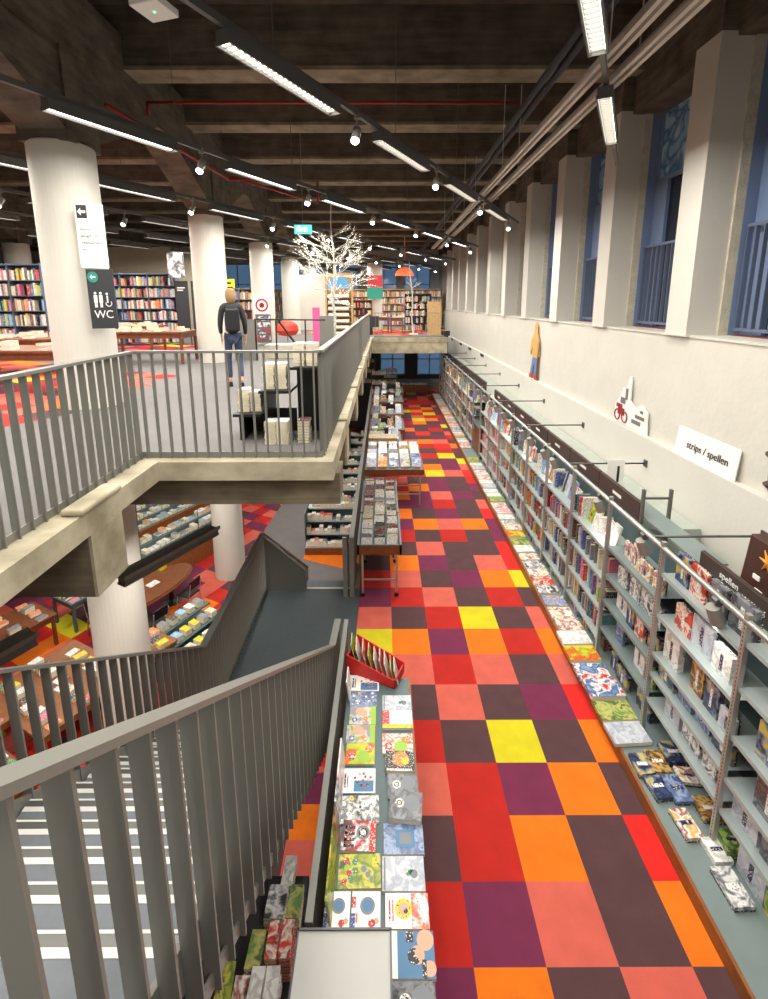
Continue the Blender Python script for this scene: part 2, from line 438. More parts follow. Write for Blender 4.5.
for a, b, c_, d in lw: far_window(n, a, b, 26.25, c_, d); n += 1
q = MB(); q.box(-25.3, -7, LOWZ, -25, 34, 9); struct(q.build('wall_left', G('column_paint')))
q = MB(); q.box(-25.3, -7.3, LOWZ, 5.3, -7, 9); struct(q.build('wall_back', G('column_paint')))
q = MB(); q.box(-14.5, 19.0, MZ, -7.2, 19.2, 6.8); struct(q.build('wall_partition', mat('partition_beige', (196, 184, 160), .8)))
q = MB(); q.box(-4.6, 24.0, MZ, -1.9, 24.2, 5.9); struct(q.build('wall_partition_white', G('column_paint')))

# ceiling: deck, cross beams, lengthwise girder, haunches
q = MB(); q.box(-25.3, -7.3, 8.9, 5.3, 34, 9.1); struct(q.build('ceiling', G('ceiling_concrete')))
for k in range(-4, 13):
    y = 3.72 + 2.37 * k + .0
    q = MB(); q.box(-25, y - .21, 8.03, 3.95, y + .21, 8.9, 0); q.box(-25, y - .235, 8.0, 3.95, y + .235, 8.06, 1)
    struct(q.build('ceiling_beam_%d' % (k + 5), [G('ceiling_concrete'), G('beam_concrete')]))
CX = -4.42
for gx, nm in ((CX, 'ceiling_girder'), (CX - 8.6, 'ceiling_girder_left')):
    q = MB(); q.box(gx - .3, -7, 7.55, gx + .3, 34, 8.5); struct(q.build(nm, G('ceiling_concrete')))
COLY = [-.8, 4.54, 9.9, 15.25, 20.6, 26.0]
for i, y in enumerate(COLY):
    for gx in (CX, CX - 8.6):
        q = MB()
        # dark capital above the painted shaft and diagonal haunches
        q.box(gx - .34, y - .34, 6.5, gx + .34, y + .34, 7.6)
        for sy in (-1, 1):
            ya_, yb_ = y + sy*.3, y + sy*2.45
            b = len(q.v); q.v += [(gx-.3, ya_, 6.62), (gx-.3, yb_, 7.56), (gx-.3, ya_, 7.56), (gx+.3, ya_, 6.62), (gx+.3, yb_, 7.56), (gx+.3, ya_, 7.56)]
            for f in ((0,1,2),(5,4,3),(0,3,4,1),(1,4,5,2),(2,5,3,0)): q.f.append(tuple(b+t for t in f)); q.mi.append(0)
        struct(q.build('ceiling_capital_%d' % (i + 1), G('ceiling_concrete')))
        q = MB(); q.lathe([(.41, LOWZ), (.405, LOWZ + 2), (.40, MZ)], 40, (gx, y)); q.lathe([(.405, MZ), (.40, 6.5), (.385, 6.52)], 40, (gx, y))
        struct(q.build('wall_column_%d' % (i + 1), G('column_paint'), smooth=False))
for c_, x, y in ((7, -.55, 24.0), (8, -8.9, 24.0)):
    q = MB(); q.lathe([(.4, MZ), (.4, 6.5)], 32, (x, y)); struct(q.build('wall_column_%d' % c_, G('column_paint')))
# raised ceiling trays and red sprinkler pipes
q = MB()
for x in (1.93, 2.2):
    q.box(x - .06, -2.2, 6.6, x - .02, 18.2, 6.66); q.box(x + .02, -2.2, 6.6, x + .06, 18.2, 6.66); q.box(x - .06, -2.2, 6.65, x + .06, 18.2, 6.67) 
    for y in range(-2, 18, 4): q.tube((x, y + .4, 6.66), (x, y + .4, 8.0), .006, 6)
tag(q.build('ceiling_tray', mat('tray', (206, 196, 186), .5)), 'pair of pale cable trays running along the ceiling beside the windows', 'cable tray')
q = MB()
for x in (2.12, 2.26): q.tube((x, -3, 7.5), (x, 30, 7.5), .05, 10)
tag(q.build('ventilation_pipe', G('charcoal')), 'dark double pipe running under the ceiling beams beside the pale trays', 'pipe')
def pipe(name, pts, r, label, mt='red_pipe'):
    q = MB()
    for a, b in zip(pts, pts[1:]): q.tube(a, b, r, 8)
    return tag(q.build(name, G(mt), smooth=True), label, 'pipe')
pipe('sprinkler_pipe', [(-4.1, 6.55, 7.6), (-4.1, 6.55, 7.8), (2.6, 6.6, 7.8)], .025, 'thin red sprinkler pipe across the second ceiling bay with an elbow at its left end')
pipe('sprinkler_pipe', [(-4.0, 5.0, 7.2), (-3.6, 9.2, 7.2), (-2.2, 9.2, 7.2)], .03, 'red sprinkler pipe running back from the nearest column and turning right')
pipe('sprinkler_pipe', [(-3.6, 9.4, 7.3), (-2.0, 12.4, 7.3), (-2.0, 12.4, 7.9)], .03, 'short red sprinkler pipe rising near the second column head')
pipe('sprinkler_pipe', [(2.45, -1, 6.95), (2.45, 17, 6.95)], .02, 'thin red pipe running along the window wall above the pale trays')

# ------------------------------------------------------------------ RAILINGS
def railing(label, p0, p1, zb0, zb1, zt0, zt1, spacing=.12, fin=.052, th=.01, group=None, hand=(.07, .022), cap=100, matk='rail_grey', endpost=False):
    """handrail from p0 to p1 (plan), flat fins set across the line"""
    L = math.hypot(p1[0]-p0[0], p1[1]-p0[1]); dx, dy = (p1[0]-p0[0])/L, (p1[1]-p0[1])/L
    t = thing('balustrade', label, 'railing', (p0[0], p0[1], min(zb0, zb1)), math.atan2(dy, dx), group)
    zr = min(zb0, zb1)
    b0, b1, t0, t1 = zb0-zr, zb1-zr, zt0-zr, zt1-zr
    w, h = hand
    def bar(a0, a1, hw, hh, nm):
        q = MB(); q.hexa([(0,-hw,a0-hh),(L,-hw,a1-hh),(L,hw,a1-hh),(0,hw,a0-hh),(0,-hw,a0),(L,-hw,a1),(L,hw,a1),(0,hw,a0)]); return q.build(nm, G(matk), t)
    bar(t0, t1, w/2, h, 'handrail'); bar(b0 + .07, b1 + .07, .006, .06, 'bottom_rail')
    n = int(L / spacing); fins = []
    base = {}
    extra = MB()
    for i in range(n + 1):
        x = (i + .5) * L / (n + 1)
        zb = b0 + (b1-b0)*x/L; zt = t0 + (t1-t0)*x/L - h*.6
        sl = (t1-t0)/L*th/2
        if i < cap:
            key = round(zt - zb, 3)
            if key not in base:
                q = MB(); q.box(-th/2, -fin/2, 0, th/2, fin/2, zt - zb); base[key] = q.mesh('fin', G(matk))
            o = bpy.data.objects.new('fin', base[key]); COL.objects.link(o); o.parent = t; o.location = (x, 0, zb)
        else: extra.box(x-th/2, -fin/2, zb, x+th/2, fin/2, zt)
    if extra.v: o = extra.build('far_fins', G(matk), t); o['kind'] = 'stuff'
    if endpost:
        q = MB(); q.box(-.02, -fin/2-.01, b0, .02, fin/2+.01, t0); q.build('end_post', G(matk), t)
    return t
HT = 4.04
railing('grey fin balustrade along the front edge of the upper floor', (-2.42, 1.97), (-.70, 1.97), MZ, MZ, HT, HT, .122)
railing('grey fin balustrade along the left side of the stair well upstairs', (-2.42, -5.5), (-2.42, 1.97), MZ, MZ, HT, HT, .122)
railing('long grey fin balustrade above the carpeted aisle, seen edge on', (-.70, 1.97), (-.70, 10.2), MZ, MZ, HT, HT, .122)
railing('thin barred balustrade farther along the edge of the upper floor', (-.70, 10.25), (-.68, 17.9), MZ, MZ, HT, HT, .13, fin=.012)
railing('distant low balustrade on the bridge at the end of the void', (-.5, 18.0), (2.5, 18.0), MZ, MZ, HT, HT, .13, fin=.02)
# stair flight from the landing up to the camera side
SY, ST, SH, NST = 2.22, .24, .1765, 17
XL, XR = -1.98, -.65
slope = SH / ST
yt = SY - .3 - ST * 16.3
def zst(y): return (SY - .3 - y) * slope
railing('nearest grey stair balustrade of broad fins with a sloping handrail', (XR, SY - .3), (XR, yt), -.06, zst(yt) - .06, 1.0, 1.0 + zst(yt), .122)
railing('grey stair balustrade on the far side of the near flight', (XL, SY - .3), (XL, yt), -.06, zst(yt) - .06, 1.0, 1.0 + zst(yt), .122)
railing('grey fin balustrade along the left side of the dark stair landing', (XL, SY - .3), (XL, 4.4), 0, 0, 1.0, 1.0, .085, endpost=False)
railing('grey balustrade sloping down beyond the landing to the lower hall', (XL, 4.4), (XL, 8.3), .0, -2.87, 1.0, -1.87, .085)
q = MB(); q.hexa([(-1.98,4.40,-.02),(-1.33,4.40,-.02),(-1.33,4.44,-.02),(-1.98,4.44,-.02),(-1.98,4.40,.95),(-1.33,4.40,.36),(-1.33,4.44,.36),(-1.98,4.44,.95)])
tag(q.build('guard_panel', G('rail_dark')), 'plain grey sloping guard panel at the far left corner of the landing', 'guard panel')
railing('short grey handrail piece ending beside the landing opening', (-.645, SY - .3), (-.625, SY + .12), .0, .0, 1.0, 1.0, .12)
railing('long grey railing beside the browser tables, bordering the void', (-.60, 4.25), (-.60, 17.6), 0, 0, 1.0, 1.0, .13, fin=.05, endpost=True)
railing('grey sloping railing on the right of the lower stair flight', (-.70, 4.25), (-.70, 8.1), 0, -2.87, 1.0, -1.87, .13, fin=.05, endpost=True)
railing('grey guard railing behind the near comics table with a flat pale top bar', (-.545, -.36), (-.53, 2.33), 0, 0, 1.0, 1.0, .09, fin=.04, hand=(.045, .03))
# stair
st = thing('staircase', 'open stair flight with grey treads and white nosings behind the near balustrade', 'staircase', (XL, SY, 0))
def tread_mesh():
    q = MB(); q.box(.03, -.27, -.04, 1.28, -.064, 0, 0); q.box(.03, -.064, -.04, 1.28, -.040, .002, 1); q.box(.03, -.040, -.04, 1.28, -.009, .001, 2); q.box(.03, -.009, -.042, 1.28, 0, .002, 1)
    return q.mesh('tread', [G('tread_grey'), G('nosing'), G('steel_dark')])
tm = tread_mesh()
for k in range(1, NST):
    o = bpy.data.objects.new('tread', tm); COL.objects.link(o); o.parent = st; o.location = (0, -ST * k + .0, SH * k)
for x in (0.0, 1.285):
    q = MB(); y1 = -ST * 17; z1 = SH * 17
    q.hexa([(x,0.1,-.10),(x+.02,0.1,-.10),(x+.02,y1,z1-.17),(x,y1,z1-.17),(x,.1,.0),(x+.02,.1,.0),(x+.02,y1,z1-.0),(x,y1,z1-.0)])
    q.build('stringer', G('rail_grey'), st)
q = MB(); q.box(XL - .02, SY, -.3, -.49, 4.45, .01)
q.quad([(XL, SY, .0101), (XL, SY, .0102), (XL + .01, SY, .0102)])
tag(q.build('landing', G('rubber')), 'dark rubber stair landing at aisle level between the flights', 'landing')
q = MB(); q.box(XL, 4.45, -.06, -.62, 4.49, .016); tag(q.build('landing_edge_strip', G('plaster_rough')), 'thin pale metal strip along the far edge of the dark landing', 'edge strip')
st2 = thing('staircase', 'lower stair flight dropping from the dark landing to the lower hall', 'staircase', (XL, 4.5, 0))
for k in range(1, NST):
    o = bpy.data.objects.new('tread', tm); COL.objects.link(o); o.parent = st2; o.location = (1.36, ST * k - .02, -SH * k); o.rotation_euler = (0, 0, PI)

# ------------------------------------------------------------------ CEILING LAMPS
def lamp_mesh(L, flip=False):
    q = MB(); q.box(-.07, 0, 0, .07, L, .075, 0); q.box(-.075, -.01, -.035, -.058, L + .01, 0, 0); q.box(.058, -.01, -.035, .075, L + .01, 0, 0)
    q.box(-.06, -.01, -.035, .06, .0, 0, 0); q.box(-.06, L, -.035, .06, L + .01, 0, 0)
    return q.mesh('housing', G('lamp_housing'))
HM = lamp_mesh(1.55)
q = MB(); q.box(-.05, .02, -.012, .05, 1.53, -.004); DM = q.mesh('diffuser', G('lamp_glow'))
q = MB()
for i in range(22): q.box(-.05, .05 + i * .068, -.034, .05, .056 + i * .068, -.013)
LM = q.mesh('louver', G('spot_grey'))
lamp_n = 0
def linear_lamp(x, y, z, label, w, louver=False, group=None, rz=-TURN):
    t = thing('linear_lamp', label, 'ceiling lamp', (x, y, z), rz, group)
    for nm, me in (('housing', HM), ('diffuser', DM)) + ((('louver', LM),) if louver else ()):
        o = bpy.data.objects.new(nm, me); COL.objects.link(o); o.parent = t
    area('lamp_light', w, .10, 1.5, t, (0, .775, -.04))
    return t
q = MB(); q.tube((0, 0, 0), (0, 0, .12), .012, 8); q.box(-.03, -.03, .1, .03, .03, .16); SB = q.mesh('bracket', G('spot_grey'))
q = MB(); q.tube((0, .03, .06), (-.02, -.07, -.08), .05, 16); SHD = q.mesh('spot_head', G('spot_grey'))
q = MB(); q.tube((-.0201, -.0705, -.0807), (-.022, -.077, -.09), .043, 16); SLN = q.mesh('lens', mat('spot_glow', (255, 250, 240), .4, emit=(1, .95, .86), estr=25))
def track_spot(x, y, z, label, w, rz=0.0, group=None, light=True):
    t = thing('track_spotlight', label, 'spotlight', (x, y, z), rz, group)
    for nm, me in (('bracket', SB), ('spot_head', SHD), ('lens', SLN)):
        o = bpy.data.objects.new(nm, me); COL.objects.link(o); o.parent = t
        if nm != 'bracket': o.location = (0, 0, -.06)
    if light:
        l = bpy.data.lights.new('spot_light', 'SPOT'); l.energy = w * 4; l.spot_size = 1.5; l.spot_blend = .6; l.shadow_soft_size = .05; l.color = WARM
        o = bpy.data.objects.new('spot_light', l); COL.objects.link(o); o.parent = t; o.location = (-.03, -.1, -.18); o.rotation_euler = (-.5, 0, 0)
    return t
TZ = 6.4
SX = .51
TRK = [(.68, .38), (-2.12, 1.6), (-4.93, .64), (-7.85, 1.55), (-10.7, .8), (-13.5, 1.5), (-16.4, 1.0)]
TRK.append((3.50, .5))  # unseen track added behind the camera to light the near right area
tn = ['first', 'second', 'third', 'fourth', 'fifth', 'sixth', 'seventh', 'added unseen']
for k, (x0, ph) in enumerate(TRK):
    ya = -5.0; yb = 29.0
    ymax = (3.45 - x0) / SX
    if ymax < yb: yb = ymax
    if x0 < -9: ya = 1.0
    if x0 > 3: ya = -6.4
    q = MB()
    L = (yb - ya) * math.hypot(1, SX)
    q.box(-.022, 0, .07, .022, L, .13)
    for i in range(int(L / 2.4)): q.tube((0, .8 + i * 2.4, .12), (0, .8 + i * 2.4, 1.6), .005, 5)
    t = q.build('lighting_track', G('lamp_housing'), None, loc=(x0 + SX * ya, ya, TZ + .02), rot=(0, 0, -math.atan(SX)))
    tag(t, '%s suspended lighting track counted from the window wall, running obliquely' % tn[k], 'lighting track')
    i = 0
    y = ph - 2.2 * (3 if x0 < 3 else 4) + (.9 if x0 > 3 else 0)
    cnt = 0
    while y < yb - 1.45:
        if y > ya + .2:
            cnt += 1
            far = y > 15 or x0 + SX * y < -12
            if k < 4 or cnt % 1 == 0:
                linear_lamp(x0 + SX * y, y, TZ, 'linear ceiling lamp, %s from the near end, on the %s track from the windows' % (ORD[cnt-1], tn[k]), LAMP_W, k <= 1, 'linear lamps on the ceiling tracks', -math.atan(SX))
            ys = y + 1.78
            if ys < yb - .1 and 0 < k < 5 and not (k == 1 and abs(ys - 1.18) < .3):
                track_spot(x0 + SX * ys, ys, TZ - .04, 'small spotlight after the %s lamp on the %s track from the windows' % (ORD[cnt-1], tn[k]), SPOT_W, 0, 'spotlights on the ceiling tracks', light=(2 < y < 14))
        y += 2.2
# emergency unit near the start of second track
t = thing('emergency_light', 'pale square emergency light box with a green indicator at the top edge', 'emergency light', (-1.62, 1.17, 6.36), -.3); t.scale = (.72, .72, .8)
q = MB(); q.box(-.15, -.15, 0, .15, .15, .06); bevel(q.build('body', G('white_paint'), t), .008)
q = MB(); q.tube((0, 0, -.004), (0, 0, .002), .012, 10); q.build('indicator', mat('green_led', (40, 220, 90), .4, emit=(.1, 1, .3), estr=3), t)
# exit signs
def exit_sign(x, y, z, label):
    t = thing('exit_sign', label, 'exit sign', (x, y, z))
    q = MB(); q.box(-.2, -.02, 0, .2, .02, .2); q.build('sign_box', mat('exit_green', (60, 190, 180), .4, emit=(.15, .75, .7), estr=.9), t)
    q = MB(); q.box(-.14, -.026, .05, -.04, -.021, .15); q.box(.0, -.026, .05, .1, -.021, .15); q.box(-.02, -.026, .08, .03, -.021, .12); q.tube((-.09,-.026,.165), (-.09,-.021,.165), .018, 10)
    q.build('pictogram', mat('sign_white', (245, 245, 245), .4, emit=(1, 1, 1), estr=1.0), t)
    q = MB(); q.tube((0, 0, .2), (0, 0, 8.9 - z), .01, 6); q.build('rod', G('spot_grey'), t)
exit_sign(-1.95, 9.2, 6.02, 'lit green and white exit sign hanging above the white birch tree')
exit_sign(-7.0, 18.0, 5.75, 'small distant exit sign hanging behind the second column')
# lower hall lamps seen from above
for i, (x, y) in enumerate([(-3.42, 3.05), (-4.50, .62), (-6.9, 1.8), (-5.2, 4.8), (-5.0, 7.9), (-7.6, 6.2), (-8.9, 9.4), (-3.3, 11.0), (-2.0, 14.0), (-6.2, 12.4), (-3.1, 6.9), (-3.8, 16.2), (-5.5, -.6)]):
    lab = {0: 'dark hanging linear lamp seen from above in front of the lower column', 1: 'dark hanging linear lamp seen from above at the left picture edge'}.get(i, 'hanging lamp of the lower hall, %s of the row behind the slab edge' % ORD[i])
    t = linear_lamp(x, y, 1.0, lab, LOW_W, False, 'linear lamps over the lower hall')
    q = MB(); q.box(-.1, -.02, .075, -.085, 1.57, .12); q.box(.085, -.02, .075, .1, 1.57, .12); q.box(-.1, -.02, .065, .1, 1.57, .078); q.tube((0, .3, .08), (0, .3, 1.86), .005, 5); q.tube((0, 1.25, .08), (0, 1.25, 1.86), .005, 5)
    q.build('channel', G('rail_grey'), t)

# ------------------------------------------------------------------ BOOKS
def lbook(w, d, h, nm='book'):
    """standing book: spine faces -X; thickness w along Y, depth d, height h; slots cover, pages"""
    q = MB(); c = .0025
    q.box(0, 0, 0, c, w, h, 0); q.box(0, 0, 0, d, c, h, 0); q.box(0, w - c, 0, d, w, h, 0)
    q.box(c, c, .004, d - .004, w - c, h - .004, 1)
    return q.mesh(nm, [G('cover_white'), G('pages')])
for cn in BOOKC: spine_mat(cn)
BM = {}
def book_mesh(w, d, h):
    key = (round(w, 3), round(d, 2), round(h, 2))
    if key not in BM: BM[key] = lbook(*key)
    return BM[key]
PALS = {
 'white and blue': [(240,240,238),(120,150,190),(60,80,130),(240,240,238),(200,60,50)],
 'yellow-green': [(204,196,52),(170,176,40),(92,120,40),(214,206,70),(60,80,50)],
 'red and yellow': [(200,40,30),(230,200,50),(160,200,50),(220,70,40),(230,120,40)],
 'pale blue': [(140,170,204),(190,205,220),(90,120,170),(210,170,140),(120,150,190)],
 'tan and green': [(206,178,150),(180,140,110),(130,150,170),(220,200,180),(140,170,90)],
 'black and white': [(40,40,42),(220,218,214),(90,90,94),(236,234,230),(60,60,64)],
 'grey and red': [(200,196,192),(90,88,90),(236,232,228),(180,40,50),(60,58,60)],
 'steel blue': [(96,112,150),(120,136,170),(80,96,136),(150,166,196),(70,84,124)],
 'pale grey': [(176,180,190),(190,194,202),(160,166,178),(206,208,212),(180,184,192)],
 'orange and white': [(240,100,50),(244,240,232),(232,80,40),(244,236,220),(190,60,50)],
 'white and gold': [(238,234,224),(210,170,90),(240,238,230),(160,60,40),(238,234,224)],
 'dark blue': [(36,44,70),(60,76,120),(26,30,46),(110,120,150),(200,180,90)],
 'green': [(90,140,70),(150,180,90),(50,90,50),(200,190,110),(110,150,80)],
 'brown and gold': [(90,60,40),(170,120,60),(60,40,30),(210,170,100),(120,70,40)],
 'pink and white': [(226,150,160),(240,232,228),(200,90,110),(240,220,220),(236,236,230)],
 'white': [(240,238,232),(226,222,214),(240,238,232),(190,186,180),(240,238,232)],
 'orange': [(226,120,40),(240,170,70),(190,80,30),(240,200,120),(220,100,40)],
 'dark grey': [(70,72,76),(96,98,102),(54,56,60),(130,132,136),(80,82,86)],
 'red': [(200,36,30),(226,80,60),(150,24,24),(240,220,200),(210,50,40)],
}
for pn, cs in PALS.items(): art_mat(pn, cs)
def flat_mesh(w, d, h, nm='comic'):
    q = MB(); q.box(-w/2, -d/2, 0, w/2, d/2, .0015, 0); q.box(-w/2, -d/2, h-.0015, w/2, d/2, h, 0); q.box(-w/2+.002, -d/2+.002, .0015, w/2-.002, d/2-.002, h-.0015, 1); q.box(-w/2, -d/2, .0015, -w/2+.002, d/2, h-.0015, 0)
    return q.mesh(nm, [G('cover_white'), G('pages')])
FM = {}
def flat(name, w, d, h, m_, loc, rz=0, rx=0, ry=0, label=None, cat='comic', group=None):
    key = (name, round(w, 2), round(d, 2), round(h, 3))
    if key not in FM: FM[key] = flat_mesh(*key[1:], nm=name)
    o = bpy.data.objects.new(name, FM[key]); COL.objects.link(o)
    o.material_slots[0].link = 'OBJECT'; o.material_slots[0].material = m_
    o.location = loc; o.rotation_euler = (rx, ry, rz)
    if label: tag(o, label, cat, group)
    return o
NB = 0
class Stuff:
    """many far books merged, one mesh"""
    def __init__(s): s.q = MB(); s.keys = list(BOOKC)
    def add(s, pts, cn): s.q.hexa(pts, s.keys.index(cn))
    def done(s, name, label, cat, group=None):
        o = s.q.build(name, [spine_mat(c) for c in s.keys]); tag(o, label, cat, group, 'stuff'); return o
FAR = Stuff()
PICK = ['white']*6 + ['cream']*4 + ['grey']*3 + ['black']*3 + ['red']*4 + ['orange']*2 + ['yellow']*2 + ['green']*1 + ['lime'] + ['teal']*2 + ['blue']*2 + ['pale blue']*2 + ['navy'] + ['purple'] + ['pink']*2 + ['brown']*2 + ['beige']*3 + ['maroon']*2

# ------------------------------------------------------------------ RIGHT WALL SHELVING
PL = .125
pl = thing('display_plinth', 'long low grey plinth with a wooden edge at the foot of the window wall shelving', 'plinth', (2.22, -3, 0))
q = MB(); q.box(.028, 0, .02, .75, 23.6, PL, 0); q.build('plinth_top', G('plinth_slate'), pl)
q = MB(); q.box(0, 0, 0, .027, 23.6, PL + .008, 0); q.build('wooden_edge', G('wood_edge'), pl)
UY = [.68 + 1.09 * k for k in range(-3, 19)]
def uy(k): return .68 + 1.09 * k
XS, XB = 2.57, 2.93
SHZ = {-1: [.50, .80, 1.19, 1.62, 2.0], 0: [.52, .82, 1.05, 1.47, 1.91], 1: [.54, .91, 1.25, 1.61, 1.98]}
DEF = [.34, .72, 1.13, 1.54]
bn = {-2: 'nearest', -1: 'second'}
def bay_name(k):
    return ORD[k + 2] if k + 2 > 0 else 'first'
q = MB(); q.box(-.02, -.02, 0, .02, .02, 2.1); 
for z in range(57): q.box(-.022, -.004, .05 + z*.035, .0, .004, .066 + z*.035, 1)
UPM = q.mesh('upright', [G('steel'), G('steel_dark')])
GAP = 9
for k in range(-3, 18):
    t = thing('shelving_bay', '%s metal shelving bay from the near end along the window wall' % ORD[k + 3], 'shelving', (0, uy(k), 0), 0, 'wall shelving bays')
    o = bpy.data.objects.new('upright', UPM); COL.objects.link(o); o.parent = t; o.location = (XS, 0, PL)
    if k == 17: o = bpy.data.objects.new('upright', UPM); COL.objects.link(o); o.parent = t; o.location = (XS, 1.09, PL)
    if k == GAP:
        continue
    zs = SHZ.get(k, DEF)
    for i, z in enumerate(zs):
        q = MB()
        x1 = XB
        if k == 1 and i == 4: q.box(XS + .39, .02, z - .02, XS + .66, 1.6, z)
        else: q.box(XS, .02, z - .004, x1, 1.07, z); q.box(XS - .004, .02, z - .034, XS + .002, 1.07, z + .003)
        q.build('shelf', G('plinth_slate' if k == 1 else 'shelf_grey'), t)
    if k != 1:
        q = MB(); q.box(XB, .015, PL, XB + .015, 1.075, 1.92); q.build('back_panel', G('slate'), t)
        q = MB(); q.box(XB - .01, .015, 1.92, XB + .012, 1.075, 2.14); q.box(XB + .012, .015, 2.13, XB + .03, 1.075, 2.145)
        hp = q.build('header_panel', G('dark_board'), t)
        if k == 0: text('spellen', .085, G('white_paint'), hp, (XB - .012, .80, 2.04), (PI/2, 0, -PI/2))
        elif k > 1 and k < 9:
            q = MB(); q.box(XB - .013, .45, 2.0, XB - .0105, .68, 2.04); q.build('header_lettering', G('white_paint'), hp)
    else:
        q = MB(); q.box(XS + .36, .015, PL, XS + .375, 1.075, 1.9); q.build('back_panel', G('slate'), t)
        q = MB(); q.box(XS + .35, 1.05, 1.6, XS + .38, 1.09, 2.32); q.box(XS + .67, 1.05, 1.6, XS + .70, 1.09, 2.32); q.box(XS + .36, 1.06, 2.20, XS + .69, 1.08, 2.225)
        q.build('rear_frame', G('rail_dark'), t)
# counter in the gap
t = thing('counter', 'slate topped counter with a brown front in the gap between the shelving bays', 'counter', (2.6, uy(GAP) + .03, 0))
q = MB(); q.box(-.05, 0, .98, .45, 1.02, 1.02); q.build('counter_top', G('slate'), t)
q = MB(); q.box(0, .02, PL + .01, .4, 1.0, .98); q.build('cabinet', G('wood_brown'), t)
# casing behind the shelving
q = MB(); q.box(3.0, -3, 0.01, 3.70, 1.7, 1.79); q.box(3.0, 2.9, 0.01, 3.70, 22, 1.79); q.box(3.30, 1.7, .01, 3.7, 2.9, 1.3)
tag(q.build('heating_casing', mat('casing', (178, 184, 174), .6, noise=.1, nscale=5)), 'pale dusty casing top between the shelving and the window wall', 'casing')
# rail with struts
t = thing('lighting_rail', 'round grey metal rail with wall struts running along the front top of the shelving', 'rail', (2.57, -3, 2.16))
q = MB(); q.tube((0, 0, 0), (0, 23.6, 0), .026, 12); q.build('rail', G('steel'), t, smooth=True)
ry = [-.2, 2.0, 4.24, 6.48, 8.78, 10.95, 13.2, 15.4, 17.6, 19.8]
for y in ry:
    q = MB(); q.tube((0, y + 3, 0), (1.14, y + 3, 0), .013, 8); s = q.build('strut', G('steel_dark'), t, smooth=True)
    q = MB(); q.box(1.13, y + 2.96, -.05, 1.15, y + 3.04, .05); q.build('wall_plate', G('steel_dark'), s)
# clip spotlights hanging on the rail
q = MB(); q.tube((0, 0, .0), (0, 0, -.07), .012, 8); q.tube((0, -.03, 0), (0, .03, 0), .034, 10); CB = q.mesh('clamp', G('steel_dark'))
q = MB(); q.tube((-.03, 0, -.05), (.03, 0, -.19), .052, 20, .06); CH = q.mesh('lamp_shade', G('spot_grey'))
q = MB(); q.tube((.0301, 0, -.1902), (.032, 0, -.195), .05, 20); CL = q.mesh('lens', G('spot_grey'))
ci = 0
cy = [.98, 2.08, 3.1, 4.7, 5.15, 5.9, 6.4, 7.2, 7.9, 8.6, 9.2, 9.9, 10.8, 11.9, 13.0, 14.1, 15.2, 16.3, 17.4, 18.5]
for ci, y in enumerate(cy):
    t = thing('clip_spotlight', 'grey cylindrical lamp hanging from the shelving rail, %s from the near end' % ORD[ci], 'spotlight', (2.55, y, 2.13), 0, 'spotlights on the shelving rail')
    for nm, me in (('clamp', CB), ('lamp_shade', CH), ('lens', CL)):
        o = bpy.data.objects.new(nm, me); COL.objects.link(o); o.parent = t
    if ci % 2 == 0:
        l = bpy.data.lights.new('clip_light', 'SPOT'); l.energy = CLIP_W * 4; l.spot_size = 2.2; l.spot_blend = .8; l.shadow_soft_size = .05; l.color = (1, .96, .9)
        o = bpy.data.objects.new('clip_light', l); COL.objects.link(o); o.parent = t; o.location = (-.0, 0, -.21); o.rotation_euler = (0, -.15, 0)

